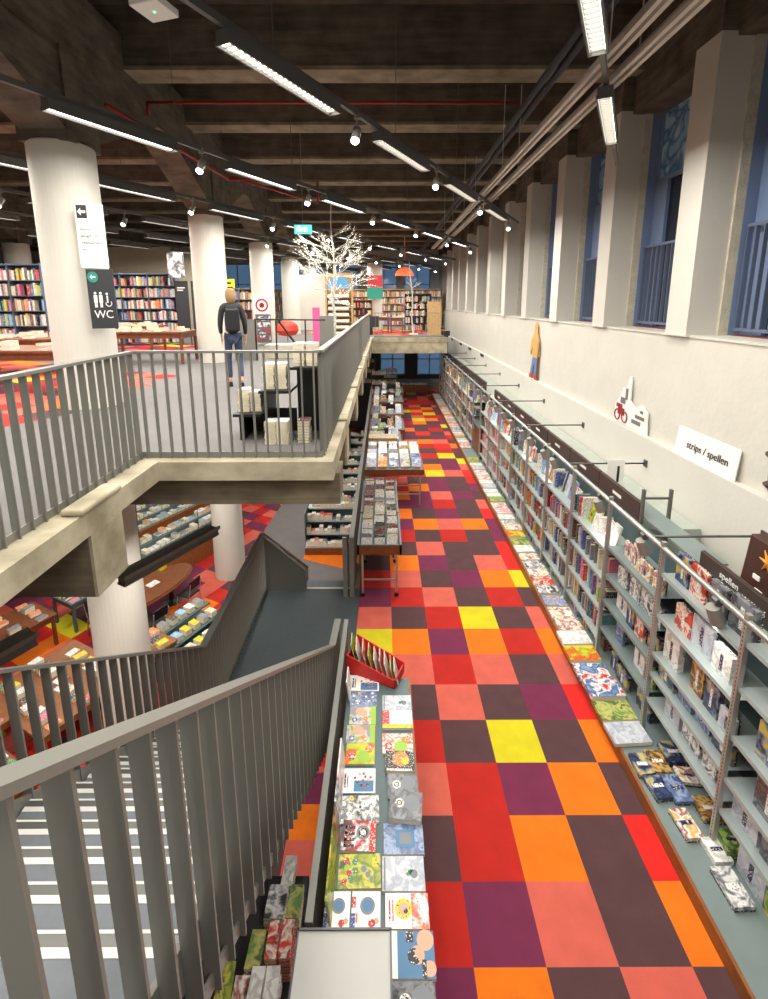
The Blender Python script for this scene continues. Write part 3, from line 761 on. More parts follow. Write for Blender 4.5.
shelf_word = ['bottom', 'second lowest', 'middle', 'upper', 'topmost']
def standing_book(x, y, z, w, d, h, cn, label, group, cat='book', lean=0.0, name='book'):
    o = bpy.data.objects.new(name, book_mesh(w, d, h)); COL.objects.link(o)
    o.material_slots[0].link = 'OBJECT'; o.material_slots[0].material = G('cover_' + cn.replace(' ', '_'))
    o.location = (x, y, z); o.rotation_euler = (lean, 0, 0)
    return tag(o, label, cat, group)
ind = 0
SW4 = ['bottom', 'second', 'third', 'top']
for k in range(2, 18):
    if k == GAP: continue
    zs = [PL] + DEF
    for i, z in enumerate(zs):
        if i == 0 and k < 3 and False: continue
        zt = zs[i+1] - .04 if i < 4 else 2.08
        gap = zt - z
        y = uy(k) + .03; yend = uy(k) + 1.06
        c = 0; covers = 0
        white_bay = k in (7, 8)          # bays of white boxed discs in the photo
        faceout = (i == 4) or (k == 6 and i > 1) 
        while y < yend - .05:
            c += 1
            near = k <= 4 or (k == 5 and i > 1)
            if faceout and R.random() < .62:
                w = R.uniform(.15, .21); h = min(gap, R.uniform(.24, .32)); pn = R.choice(list(PALS))
                if near or k < 7:
                    if y + w > yend: break
                    # cover facing the aisle, leaning back
                    o = flat('picture_book', h, w, .02, G('print_' + pn), (XS + .13 + R.uniform(0, .08), y + w/2, z + h/2*.96), 0, 0, -PI/2 + .22,
                         None, 'book', 'face-out books on the window wall shelving')
                    tag(o, None, 'book', 'face-out books on the window wall shelving'); o['label'] = '%s book facing out, %s along, %s shelf of the %s shelving bay' % (pn, ORD[c-1], shelf_word[i], ORD[k + 3])
                else:
                    FAR.add([(XS+.1,y,z),(XS+.14,y,z),(XS+.14,y+w,z),(XS+.1,y+w,z),(XS+.16,y,z+h),(XS+.2,y,z+h),(XS+.2,y+w,z+h),(XS+.16,y+w,z+h)], R.choice(['white','white','cream','pink','pale blue','grey']) if white_bay else R.choice(PICK))
                y += w + R.uniform(.01, .06); continue
            w = R.choice([.022, .028, .034, .04, .05]) * (1.0 if near else 1.3)
            h = min(gap - .01, R.uniform(.2, .31)); d = R.uniform(.17, .24)
            if y + w > yend: break
            cn = R.choice(['white','white','white','pink','cream','red','black']) if white_bay else R.choice(PICK)
            x = XS + .04 + R.uniform(0, .06)
            if near and ind < 300:
                ind += 1
                standing_book(x, y, z, w, d, h, cn, '%s book, %s along, %s shelf of the %s shelving bay' % (cn, ORD[c-1], shelf_word[i], ORD[k+3]), 'books standing on the window wall shelving')
            else:
                FAR.add([(x,y,z),(x+d,y,z),(x+d,y+w,z),(x,y+w,z),(x,y,z+h),(x+d,y,z+h),(x+d,y+w,z+h),(x,y+w,z+h)], cn)
            y += w + .001
            if R.random() < .05: y += R.uniform(.03, .12)

# comics lying on the plinth
pi_ = 0
y = 1.55
plw = ['white and blue', 'white and gold', 'green', 'pale grey', 'white', 'orange and white', 'red and yellow', 'pale blue', 'pink and white', 'white', 'white and gold', 'black and white']
seq = ['pale grey', 'green', 'white and blue', 'white and blue', 'red and yellow', 'white', 'white and gold', 'white and gold', 'pale blue', 'black and white', 'red', 'white and gold']
while y < 20.3:
    pn = seq[pi_] if pi_ < len(seq) else R.choice(plw)
    d = .25 if y < 4 else R.uniform(.2, .27)
    if abs(y - (uy(GAP) + .5)) < .35: y += .3; continue
    nst = R.choice([1, 1, 2, 3]) if pi_ > 1 else 1
    lb = '%s comic album lying flat on the plinth, %s from the near end' % (pn, ORD[min(pi_, 68)])
    hh = .012 * nst + .006
    wd = .38 if y < 3.2 else .32
    flat('comic_album', wd, d, round(hh + (.02 if y < 3 else 0), 3), G('print_' + pn), (2.58 - wd/2 - .02 + R.uniform(-.01, .01), y + d/2, PL + .010), R.uniform(-.06, .06), 0, 0, lb, 'comic', 'comics lying along the plinth')
    pi_ += 1; y += d + R.uniform(.015, .05)
# game boxes
def game(loc, dims, pn, label, rz=0, name='board_game_box', rx=0, ry=0, group='boxed games on the near shelving'):
    w, d, h = dims
    q = MB(); q.box(-w/2, -d/2, 0, w/2, d/2, h*.97, 0)
    t = thing(name, label, 'board game', loc, rz, group); t.rotation_euler = (rx, ry, rz)
    b = q.build('box_base', G('cover_black' if pn != 'white' else 'cover_white'), t)
    q = MB(); q.box(-w/2-.002, -d/2-.002, h*.35, w/2+.002, d/2+.002, h, 0); l = q.build('lid', G('print_' + pn), t)
    bevel(l, .003)
    q = MB(); q.box(-w*.32, -d*.08, h + .0002, w*.32, d*.08, h + .001); q.build('title_strip', G('cover_white' if pn in ('dark blue','black and white','dark grey','brown and gold','red') else 'cover_navy'), t)
    return t
gp = ['dark blue', 'brown and gold', 'black and white', 'dark grey', 'green', 'red', 'dark blue', 'pale grey', 'white', 'dark grey', 'white and gold', 'brown and gold', 'steel blue']
# flat ones on the near end of the plinth
for (x, y, w, d, h, pn, lb) in [(2.34, 1.33, .14, .2, .05, 'dark blue', 'dark blue game box at the far left of the flat game boxes on the plinth'),
        (2.50, 1.36, .14, .2, .05, 'brown and gold', 'gold and brown game box beside the dark blue one on the plinth'),
        (2.37, 1.12, .14, .2, .05, 'dark blue', 'dark blue game box on the plinth edge, nearer than its twin'),
        (2.53, 1.10, .14, .22, .05, 'steel blue', 'blue and tan game box on the plinth beside the nearer dark blue box'),
        (2.43, .80, .13, .21, .05, 'white and gold', 'single bright comic-art game box alone at the plinth edge'),
        (2.73, .92, .22, .18, .05, 'brown and gold', 'brown and gold game box lying on the plinth against the shelving'),
        (2.70, 1.22, .16, .14, .05, 'white and gold', 'small white framed card game on the plinth under the shelf'),
        (2.72, 1.45, .2, .2, .06, 'dark blue', 'navy game box at the back of the plinth beside the upright'),
        (2.55, .60, .13, .16, .05, 'white', 'small white patterned card game box on the plinth'),
        (2.50, .35, .14, .23, .05, 'black and white', 'white game box with small black figures near the plinth end'),
        (2.68, .62, .13, .14, .12, 'green', 'upright green game box by the foot of the steel post')]:
    game((x, y, PL + .002), (w*1.12, d*1.12, h), pn, lb, R.uniform(-.12, .12))
# standing games on near bays
for k in (-1, 0, 1):
    for i, z in enumerate(([PL] if k != 0 else []) + SHZ[k][:5 if k != 1 else 4]):
        if z == PL: sw = 'plinth level'
        else: sw = shelf_word[SHZ[k].index(z)] + ' shelf'
        y = uy(k) + .05; c = 0
        nxt = [s for s in SHZ[k] if s > z + .01]
        gap = (nxt[0] if nxt else z + .34) - z - .05
        if k == -1: y += .02
        while y < uy(k) + 1.0:
            w = R.uniform(.14, .27); c += 1
            if k == 1 and i == 4: w = R.uniform(.15, .2)
            if y + w > uy(k) + 1.06: break
            if R.random() < .14: y += .12; continue
            h = min(gap, R.uniform(.17, .3)); dd = R.uniform(.045, .07)
            pn = R.choice(gp)
            if k == 0 and i == 3: pn = R.choice(['white', 'white and gold', 'red', 'green', 'pale grey', 'dark blue'])
            if k == 1 and z in (1.25, 1.61): pn = 'black and white' if z == 1.25 else 'white and gold'
            game((XS + .06 + dd + R.uniform(0, .04), y + w/2, z + .003 + h/2), (h, w, dd), pn, '%s game box, %s along, %s of the %s shelving bay' % (pn, ORD[c-1], sw, ORD[k+3]), 0, ry=-PI/2)
            y += w + R.uniform(.01, .05)

# ------------------------------------------------------------------ NEAR COMICS TABLE
TT = .745
t = thing('display_table', 'near slate comics table with wooden side edge beside the stair', 'table', (-.47, -1.2, 0))
q = MB(); q.box(0, 0, TT - .035, .60, 2.95, TT); q.build('tabletop', G('slate'), t)
q = MB(); q.box(.60, 0, TT - .05, .625, 2.95, TT + .006); q.build('wooden_edge', G('wood_edge'), t)
for x in (.03, .55):
    for y in (.1, 2.8):
        q = MB(); q.box(x, y, 0, x + .03, y + .03, TT - .035); q.build('leg', G('steel'), t)
q = MB(); q.box(.0, .05, .35, .58, 2.9, .37); q.build('lower_shelf', G('slate'), t)
items = [
 ('white and blue', -.31, 1.68, .30, .20, .012, 0, 'white comic album with small figures, at the far end against the red rack'),
 ('steel blue', -.305, 1.485, .25, .17, .012, 0, 'blue comic album just in front of the farthest white one'),
 ('tan and green', -.305, 1.295, .24, .20, .014, 0, 'tan and green comic album, farther of the matching pair'),
 ('tan and green', -.315, 1.10, .25, .18, .014, 0, 'tan and green comic album, nearer of the matching pair'),
 ('red and yellow', -.31, .91, .24, .19, .016, 0, 'red and lime comic album in the left column'),
 ('white and blue', -.32, .68, .28, .20, .012, 0, 'white comic album with small figures, between the red and the black and white ones'),
 ('black and white', -.30, .46, .30, .20, .012, .03, 'glossy black and white comic album in the left column'),
 ('grey and red', -.29, .265, .24, .20, .03, -.05, 'grey comic stack with a red border and a round emblem'),
 ('yellow-green', -.275, .055, .28, .20, .02, .02, 'yellow and green landscape comic album in the left column'),
 ('white and blue', -.405, -.155, .16, .19, .02, 0, 'left one of two white comics with a blue oval beside the pale tray'),
 ('white and blue', -.225, -.155, .18, .19, .02, 0, 'right one of two white comics with a blue oval beside the pale tray'),
 ('pale grey', .01, 1.435, .27, .17, .015, 0, 'pale grey album at the far end of the right column'),
 ('white', .01, 1.245, .27, .19, .02, 0, 'white album with red block and yellow stripe in the right column'),
 ('orange and white', .005, 1.0, .26, .19, .02, 0, 'white and orange album behind the black and orange one'),
 ('brown and gold', .02, .83, .24, .18, .03, -.03, 'black album with an orange blob on its cover'),
 ('dark grey', .035, .63, .24, .20, .02, 0, 'grey album with a blue spine strip in the right column'),
 ('dark grey', .05, .45, .24, .21, .06, -.12, 'dark grey album stack turned askew with a round white emblem'),
 ('steel blue', .025, .25, .28, .20, .02, 0, 'steel blue square album in the right column'),
 ('pale grey', .015, .04, .28, .20, .02, 0, 'pale grey album with a small green plant, beside the yellow one'),
 ('orange and white', .03, -.16, .27, .18, .02, 0, 'white and orange album with a yellow disc, beside the pale tray'),
 ('pale blue', .055, -.365, .25, .21, .02, 0, 'pale blue album with a dark haired figure, right of the tray'),
 ('dark grey', .05, -.57, .24, .18, .02, 0, 'dark album at the bottom edge of the picture beside the tray'),
]
def deco(o, w, d, h, kind):
    """printed shapes on a cover"""
    q = MB(); mats_ = [G('cover_black'), G('cover_white'), G('cover_red'), G('cover_blue'), G('cover_yellow'), G('cover_green'), G('cover_orange'), mat('ink_grey', (120,124,130), .4), mat('ink_skin', (214,164,134), .4), mat('ink_teal', (70,120,160), .4), mat('ink_lime', (150, 190, 50), .4), mat('cover_paper', (240, 238, 234), .3)]
    def rect(x0, y0, x1, y1, mi, dz=.0006): q.box(x0*w, y0*d, h, x1*w, y1*d, h + dz, mi)
    def disc(x, y, r, mi, dz=.0008, ry=None):
        n = 18; pts = [(x*w + r*w*math.cos(2*PI*i/n), y*d + (ry or r*w/d)*d*math.sin(2*PI*i/n)) for i in range(n)]
        q.prism(pts, h, h + dz, mi)
    if kind == 'crowd':
        rect(-.5, -.5, .5, .5, 11, .0003); rect(-.1, -.45, .45, .0, 9, .0004)
        for i, (a, b, c) in enumerate([(-.08,.1,2),(.0,-.05,0),(.08,.12,1),(.15,0,2),(.22,.15,0),(.3,.02,8),(.36,.12,2),(.1,-.2,0),(.2,-.22,2),(.28,-.18,0),(.05,.25,8),(.16,.28,0)]): disc(a, b, .04, c)
        rect(-.38, -.3, -.33, .3, 0); rect(-.30, -.3, -.27, .25, 0); 
    if kind == 'stripe': rect(-.5,-.5,.5,.5,11,.0003); rect(-.5,-.5,-.26,.5,2); rect(-.5,-.5,.5,-.28,4,.0009); 
    if kind == 'oval':
        rect(-.5,-.5,.5,.5,11,.0003); disc(.05,.1,.26,7); disc(.05,.1,.18,9,.001); rect(-.5,-.5,-.36,-.1,3); rect(-.5,.05,-.36,.35,2); rect(-.35,-.35,-.28,-.1,6); disc(.2,-.36,.12,2); disc(.36,-.3,.09,8)
    if kind == 'disc_white': disc(-.2, .05, .14, 1); disc(-.2,.05,.09,0,.001); disc(-.2,.05,.05,1,.0012); disc(.18,.1,.24,7)
    if kind == 'blob': rect(-.5,-.5,.5,.5,0,.0003); disc(.02,.1,.28,6); disc(-.12,-.02,.14,6,.0009); disc(.18,.0,.14,4,.001); rect(-.45,-.48,.4,-.38,1)
    if kind == 'plant': disc(.12,.0,.06,5); disc(.18,.06,.04,5); disc(.25,-.02,.09,7); rect(-.46,-.46,-.42,.46,7)
    if kind == 'square': rect(-.2,-.28,.28,.3,9,.0005); rect(-.1,-.18,.2,.2,7,.0009)
    if kind == 'splash':
        rect(-.5,-.5,.1,.5,11,.0003); disc(-.08,.05,.2,4,.0008); disc(-.08,.05,.12,8,.001); disc(-.03,-.02,.05,0,.0012); rect(-.42,-.3,-.38,.3,2); rect(-.34,-.3,-.31,.3,2)
        for a, b in ((.22,.28),(.3,.0),(.36,-.28),(.15,-.38),(.4,.2)): disc(a,b,.055,1)
    if kind == 'portrait':
        rect(-.5,-.5,.5,.5,9,.0003); rect(-.5,-.5,-.36,.5,11,.0006); disc(.1,-.02,.17,8,.0007); disc(.02,-.05,.15,0,.0009); disc(.14,.02,.1,8,.0012); disc(.3,.3,.2,8,.0006); disc(.38,-.3,.14,8,.0006); rect(-.15,.25,.02,.5,0,.0013); rect(.2,-.5,.3,-.12,0,.0013)
    if kind == 'leafy': 
        for a,b,c in ((-.3,.1,10),(-.2,-.2,5),(-.32,.3,2),(-.12,.25,5),(-.25,-.05,2),(-.1,0,5),(-.35,-.3,2)): disc(a,b,.07,c)
        disc(.1,.05,.07,7); disc(.2,-.12,.06,7); disc(.28,-.25,.04,7); rect(.3,.1,.44,.4,4)
    if kind == 'letters':
        rect(.32,-.5,.5,.5,2,.0005); disc(.12,.1,.2,7); disc(.12,.1,.14,0,.001); disc(.12,.1,.08,1,.0012)
        for i in range(4): rect(-.42,-.4+.2*i,-.12,-.30+.2*i,0); 
        rect(-.42,-.4,-.36,.3,0)
    if kind == 'burst': disc(.1,-.15,.22,10); disc(.3,.2,.14,6); disc(-.3,-.15,.14,2,.001); disc(-.28,-.15,.06,1,.0012)
    if kind == 'pair': disc(-.1,.2,.18,8); disc(.05,.1,.12,8,.001); disc(-.3,-.25,.11,3); disc(-.3,-.25,.05,1,.001); rect(.32,-.5,.5,.5,10); disc(.1,-.2,.1,6)
    if kind == 'tangle':
        rr_ = random.Random(4)
        for _ in range(26): disc(rr_.uniform(-.42,.42), rr_.uniform(-.42,.42), rr_.uniform(.02,.07), rr_.choice([0,0,1,7,7,1,4,2]), rr_.uniform(.0005,.0012))
    if q.v:
        c = q.build('cover_print', mats_, o)
        return c
dk = ['crowd','tangle','pair','pair','burst','crowd','tangle','letters','leafy','oval','oval','plant','stripe','burst','blob','disc_white','disc_white','square','plant','splash','portrait','disc_white']
for (pn, x, y, w, d, h, rz, lb), kd in zip(items, dk):
    o = flat('comic_album', w, d, h, G('print_' + pn), (x, y, TT + .001), rz, 0, 0, lb, 'comic')
    deco(o, w, d, round(h, 3), kd)
# records leaning against the guard railing
for i, (y, pn, l) in enumerate([(.78, 'white', .16), (.60, 'pink and white', .2), (.44, 'black and white', .2), (.24, 'brown and gold', .16), (.06, 'yellow-green', .24), (-.14, 'yellow-green', .2), (1.55, 'white', .2)]):
    o = flat('leaning_album', .22, l, .012, G('print_' + pn), (-.455, y, TT + .115), 0, 0, PI/2 - .12, '%s album leaning upright against the guard railing, %s of the row' % (pn, ORD[i]), 'album', 'albums leaning behind the near table')
# red wedge rack with comics at the far end
t = thing('comic_rack', 'bright red wedge shaped comic rack at the far end of the near table', 'rack', (-.25, 1.72, TT), -.42)
q = MB()
def wedge(x0, x1, y0, y1, h0, h1, mb): mb.hexa([(x0,y0,0),(x1,y0,0),(x1,y1,0),(x0,y1,0),(x0,y0,h0),(x1,y0,h1),(x1,y1,h1),(x0,y1,h0)])
wedge(-.27, .27, 0, .012, .21, .09, q); wedge(-.27, .27, .24, .252, .28, .12, q); wedge(-.27, -.258, 0, .25, .2, .2, q); q.box(.258, 0, 0, .27, .25, .1); q.box(-.27, 0, 0, .27, .25, .01)
q.build('body', mat('red_card', (206, 40, 34), .5), t)
for i, (x, pn, h) in enumerate([(-.22, 'yellow-green', .30), (-.17, 'white', .27), (-.10, 'red', .27), (-.04, 'yellow-green', .24), (.02, 'white', .22), (.08, 'red', .22), (.13, 'white', .2), (.19, 'yellow-green', .17), (.23, 'white', .16)]):
    o = flat('thin_comic', h, .2, .008, G('print_' + pn), (-.20 + x*.93, 1.84 - x*.42, TT + .02 + h/2), 0, 0, -PI/2 - .25, '%s thin comic standing in the red rack, %s from the left' % (pn, ORD[i]), 'comic', 'comics in the red rack')
# pale tray top
t = thing('display_stand', 'pale grey square stand top with a raised metal rim at the bottom of the picture', 'display stand', (-.335, -.72, 0))
q = MB(); q.box(-.265, -.33, .985, .265, .33, 1.0); q.build('top', mat('pale_top', (196, 194, 188), .45, noise=.06, nscale=4), t)
q = MB()
for a in ((-.265,-.33,-.255,.33),(.255,-.33,.265,.33),(-.265,.32,.265,.33),(-.265,-.33,.265,-.32)): q.box(a[0], a[1], .98, a[2], a[3], 1.012)
q.build('rim', G('steel_dark'), t)
for x in (-.24, .24):
    for y in (-.3, .3): q = MB(); q.box(x-.012, y-.012, TT, x+.012, y+.012, .985); q.build('leg', G('steel_dark'), t)

# low stock shelf under the stair
PILES = [(-.845, .07, 'black and white', 'cream', 5, .13, 'black and white paperback beside the olive one'), (-.72, .07, 'green', 'cream', 5, .09, 'olive covered paperback under the stair edge'),
        (-.725, -.17, 'red', 'red', 8, .075, 'red paperback in the right red pile by the tray'), (-.81, -.17, 'red', 'red', 8, .075, 'red paperback in the left red pile by the tray'), (-.915, -.19, 'green', 'green', 6, .09, 'green paperback in the pile beside the red ones'),
        (-.775, -.39, 'white', 'white', 8, .08, 'white paperback in the right white pile'), (-.865, -.39, 'white', 'white', 8, .08, 'white paperback in the left white pile'),
        (-.96, -.39, 'white and gold', 'cream', 5, .09, 'cream paperback beside the white piles'), (-.80, .27, 'white', 'cream', 4, .08, 'pale paperback nearest the orange tile')]
t = thing('low_shelf', 'low black stepped shelf with paperback piles between the stair and the table', 'shelf', (-1.02, -.9, 0))
q = MB(); q.box(-.35, 0, .34, .36, 1.20, .36); q.build('shelf', G('black'), t)
q = MB(); q.box(-.35, 0, 0, -.33, 1.20, .34); q.box(.34, 0, 0, .36, 1.20, .34); q.box(-.33, .02, 0, .34, .04, .34); q.build('body', G('black'), t)
def pile(x, y, z, w, d, n, h, cols, lab, group, rz=0, jit=.05, name='paperback', cat='book', pr=None):
    for i in range(n):
        key = ('pile_' + name, round(w, 2), round(d, 2), round(h, 3))
        m_ = G('print_' + pr) if (pr and i == n - 1) else G('cover_' + cols[i % len(cols)].replace(' ', '_'))
        flat(name, w, d, h, m_, (x + R.uniform(-1, 1)*.004, y + R.uniform(-1, 1)*.004, z + .001 + i * (h + .0005)), rz + R.uniform(-jit, jit), 0, 0,
             '%s, %s from the bottom' % (lab, ORD[i]), cat, group)
for (x, y, pn, cn, n, w_, lb) in PILES:
    pile(x, y, .36, w_, .19, n, .024, [cn], lb, 'paperback piles under the stair', pr=pn)
flat('thin_comic', .1, .28, .01, G('print_yellow-green'), (-1.06, -.38, .50), .1, 0, .5, 'yellow picture book tucked against the stair string', 'book')

# ------------------------------------------------------------------ BROWSER BINS AND TABLES ALONG THE AISLE
def bin_table(x0, x1, y0, y1, z, label, ncol, nrow, legs=True, rows_face=True):
    t = thing('browser_bin', label, 'display bin', (x0, y0, 0))
    w, l = x1-x0, y1-y0
    q = MB(); q.box(0, 0, z-.16, w, .03, z-.02); q.box(0, l-.03, z-.16, w, l, z-.02); q.box(0, 0, z-.16, .03, l, z-.02); q.box(w-.03, 0, z-.16, w, l, z-.02); q.build('wooden_frame', G('wood_brown'), t)
    q = MB(); q.box(.03, .03, z-.16, w-.03, l-.03, z-.14)
    for i in range(ncol + 1):
        xx = .03 + i*(w-.06)/ncol; q.box(xx-.004, .03, z-.14, xx+.004, l-.03, z + .0)
    for a in ((0,0,w,.02),(0,l-.02,w,l),(0,0,.02,l),(w-.02,0,w,l)): q.box(a[0],a[1],z-.02,a[2],a[3],z)
    q.build('tray', G('slate'), t)
    if legs:
        for xx in (.06, w-.09):
            for yy in (.05, l-.08):
                q = MB(); q.box(xx, yy, .05, xx+.03, yy+.03, z-.16); lg = q.build('leg', G('steel'), t)
                q = MB(); q.tube((xx+.015, yy+.0, .035), (xx+.015, yy+.03, .035), .034, 12); q.build('caster', G('black'), lg)
        q = MB(); q.box(.08, .055, .28, w-.08, .075, .3); q.box(.08, l-.075, .28, w-.08, l-.055, .3); q.build('crossbar', G('steel'), t)
    cw = (w-.06)/ncol
    for i in range(ncol):
        y = .08; c = 0
        step = (l-.14)/nrow
        while y < l-.07:
            c += 1
            cn = R.choice(['white','white','white','white','cream','cream','grey','maroon','maroon','black'])
            h = R.uniform(.19, .24)
            d = cw*.8
            o = flat('comic_in_bin', d, h, .008, G('cover_' + cn.replace(' ', '_')), (x0+.03+cw*(i+.5)+R.uniform(-.01,.01), y0+y+.03, z-.14+h/2*.97), R.uniform(-.14,.14), PI/2-.24+R.uniform(-.2,.14), 0,
                 '%s comic, %s back in the %s column of the %s' % (cn, ORD[c-1], ORD[i], label.split(',')[0]), 'comic', 'comics filed in the browser bins')
            y += step
    return t
bin_table(-.51, .16, 4.2, 5.32, .9, 'nearest browser bin, wooden, full of upright comics', 3, 13)
bin_table(-.51, .15, 5.36, 6.9, .9, 'second browser bin, wooden, right behind the nearest one', 3, 16)
def disp_table(x0, x1, y0, y1, z, label, legs=True, tiers=1):
    t = thing('display_table', label, 'table', (x0, y0, 0))
    w, l = x1-x0, y1-y0
    q = MB(); q.box(0, 0, z-.03, w, l, z); q.build('tabletop', G('slate'), t)
    q = MB(); q.box(-.01, -.02, z-.12, w+.01, 0, z+.01); q.box(w, -.02, z-.12, w+.02, l, z+.01); q.box(-.02, -.02, z-.12, 0, l, z+.01); q.build('wooden_edge', G('wood_brown'), t)
    for xx in (.04, w-.07):
        for yy in (.05, l-.08):
            q = MB(); q.box(xx, yy, .0, xx+.03, yy+.03, z-.03); q.build('leg', G('steel'), t)
    q = MB(); q.box(.05, .055, .25, w-.05, .075, .27); q.box(.05, .055, .45, w-.05, .075, .47); q.build('crossbar', G('steel'), t)
    return t
disp_table(-.5, .76, 7.65, 9.3, .85, 'wide wooden edged table with comics leaning back in rows, right behind the bins')
for r_ in range(5):
    for c in range(5):
        pn = [['pale blue','orange','white and blue','tan and green','pale blue'],['white','grey and red','white','pale grey','steel blue'],['pale grey','white','dark grey','white','white'],['dark grey','white','pale grey','brown and gold','white'],['white','white','white and gold','white','pale grey']][r_][c]
        flat('comic_album', .2, .27, .05, G('print_' + pn), (-.38 + c*.25, 7.80 + r_*.31, .95 + r_*.0), 0, .55, 0, '%s comic, %s from the left in the %s row of the wide table' % (pn, ORD[c], ORD[r_]), 'comic', 'comics on the wide aisle table')
tabs = [(-.5, .35, 9.6, 10.9, .85), (-.5, .5, 11.2, 12.6, .8), (-.5, .55, 13.0, 14.6, .85), (-.5, .62, 15.0, 16.4, .85), (-.5, .7, 16.9, 18.4, .85)]
for ti, (x0, x1, y0, y1, z) in enumerate(tabs):
    disp_table(x0, x1, y0, y1, z, 'aisle table with small piles of comics, %s behind the wide table' % ORD[ti])
    if ti == 0:
        q = MB(); q.box(x0, y0+.02, z, x1-.1, y0+.45, z+.16)
        tag(q.build('box_row', G('cover_beige')), 'row of beige boxes at the front of the first table behind the wide one', 'box')
    ny = 4 if ti < 3 else 3
    for r_ in range(ny):
        nx = 4
        for c in range(nx):
            if ti == 0 and r_ == 0: continue
            xx = x0 + .13 + c*(x1-x0-.2)/(nx-.6); yy = y0 + .2 + r_*(y1-y0-.3)/(ny-.6)
            pn = R.choice(['white','pale grey','white and blue','green','brown and gold','tan and green','white','dark grey','white and gold'])
            up = R.random() < .5
            flat('comic_album', .18, .25, .04 if not up else .03, G('print_' + pn), (xx, yy, z + (.002 if not up else .11)), R.uniform(-.1, .1), .9 if up else 0, 0,
                 '%s comic, %s from left, row %s, %s table behind the wide one' % (pn, ORD[c], ['one','two','three','four'][r_], ORD[ti]), 'comic', 'comics on the rear aisle tables')
    # dark bookstands in the middle of the table
    q = MB(); q.box(-.02, 0, 0, .1, .12, .25); q.box(-.2, .1, 0, .3, .12, .18)
    o = q.build('book_stand', G('black'), None, loc=((x0+x1)/2, y0+.7, z)); tag(o, 'small black book stand on the %s table behind the wide one' % ORD[ti], 'stand')
t = disp_table(.74, 2.15, 21.3, 22.2, .42, 'long brown wooden table closing the far end of the aisle')
q = MB(); q.box(.0, -.03, .03, 1.41, -.02, .32); q.build('front_board', G('wood_brown'), t)
for c in range(6): flat('comic_album', .18, .24, .05, G('print_' + R.choice(['white','orange','pale grey','tan and green'])), (.90 + c*.21, 21.5, .422), 0, 0, 0, '%s pile on the far end table, from the left' % ORD[c], 'book', 'piles on the far end table')
# grey rack beyond (far end of the aisle)
for i, (x, y, h) in enumerate([(-.3, 19.4, 1.5), (.25, 22.2, 1.1), (-.9, 22.6, 1.8)]):
    t = thing('metal_rack', 'dark metal rack far down the aisle, %s from the left' % ['middle', 'right', 'leftmost'][i], 'rack', (x, y, 0))
    for a in (-.35, .35):
        q = MB(); q.box(a-.015, -.015, 0, a+.015, .015, h); q.build('post', G('rail_dark'), t)
    for z in range(3):
        q = MB(); q.box(-.35, -.02, .3 + z*h*.3, .35, .3, .32 + z*h*.3); s_ = q.build('shelf', G('rail_dark'), t)
        q = MB()
        for b in range(8): q.box(-.32 + b*.08, 0, .32 + z*h*.3, -.32 + b*.08 + .06, .15, .32 + z*h*.3 + R.uniform(.14, .22))
        o = q.build('books', G('cover_cream'), s_); o['kind'] = 'stuff'

# ------------------------------------------------------------------ ON THE WALL LEDGE
LZ = 2.52
LR = (PI/2, 0, -PI/2)
t = thing('shop_sign', 'white board reading strips / spellen leaning on the wall ledge', 'sign', (3.80, 3.12, LZ))
q = MB(); q.hexa([(-.05,-.56,0),(-.035,-.56,0),(-.035,.56,0),(-.05,.56,0),(-.012,-.56,.36),(.0,-.56,.36),(.0,.56,.36),(-.012,.56,.36)])
q.build('board', G('white_paint'), t)
text('strips / spellen', .13, G('black'), t, (-.042, .33, .13), (PI/2 - .1, 0, -PI/2))
# figure cut-out: plain painted standing shape
t = thing('cutout_figure', 'tall painted cut-out with yellow top and blue legs standing on the wall ledge', 'cut-out', (3.76, 9.85, LZ + .0))
def sil(pts, x0, x1, m_, nm, par):
    q = MB(); b = len(pts)
    q.v = [(x0, y, z) for y, z in pts] + [(x1, y, z) for y, z in pts]
    q.f = [tuple(range(b)), tuple(reversed(range(b, 2*b)))] + [(i, b+i, b+(i+1)%b, (i+1)%b) for i in range(b)]; q.mi = [0]*len(q.f)
    return q.build(nm, m_, par)
ochre = mat('paint_ochre', (214, 170, 100), .5); 
sil([(-.36,.62),(-.3,.6),(-.26,1.0),(-.12,1.16),(-.1,1.35),(0,1.46),(.1,1.36),(.12,1.16),(.3,1.0),(.42,.66),(.36,.6),(.22,.82),(.16,.55),(-.2,.55),(-.24,.8)][::-1], 0, .025, ochre, 'top', t)
sil([(-.02,.05),(-.16,.05),(-.2,.56),(.16,.56),(.34,.10),(.2,.08),(.02,.42)][::-1], .002, .024, mat('paint_blue', (110, 130, 176), .5), 'legs', t)
sil([(-.04,0),(-.26,0),(-.2,.1),(-.06,.12)][::-1], -.002, .022, mat('paint_red', (190, 66, 36), .5), 'shoe', t)
sil([(.4,.0),(.12,.0),(.2,.13),(.34,.13)][::-1], -.002, .022, mat('paint_red', (190, 66, 36), .5), 'shoe', t)
sil([(-.22,.0),(-.29,.0),(-.25,.7),(-.2,.7)][::-1], .004, .03, G('wood_brown'), 'staff', t)
t = thing('cutout_board', 'white cut-out board with a red two-wheeler, leaning on the wall ledge', 'cut-out', (3.77, 4.9, LZ))
sil([(-.5,0),(.55,.02),(.52,.3),(.36,.46),(.3,.6),(.2,.62),(.12,.8),(.07,.8),(.06,.42),(-.1,.36),(-.3,.42),(-.46,.34)][::-1], 0, .02, G('white_paint'), 'board', t)
q = MB()
for y in (.42, .18):
    for a in range(14):
        a0, a1 = 2*PI*a/14, 2*PI*(a+1)/14
        q.tube((-.006, y + .085*math.cos(a0), .13 + .085*math.sin(a0)), (-.006, y + .085*math.cos(a1), .13 + .085*math.sin(a1)), .012, 5)
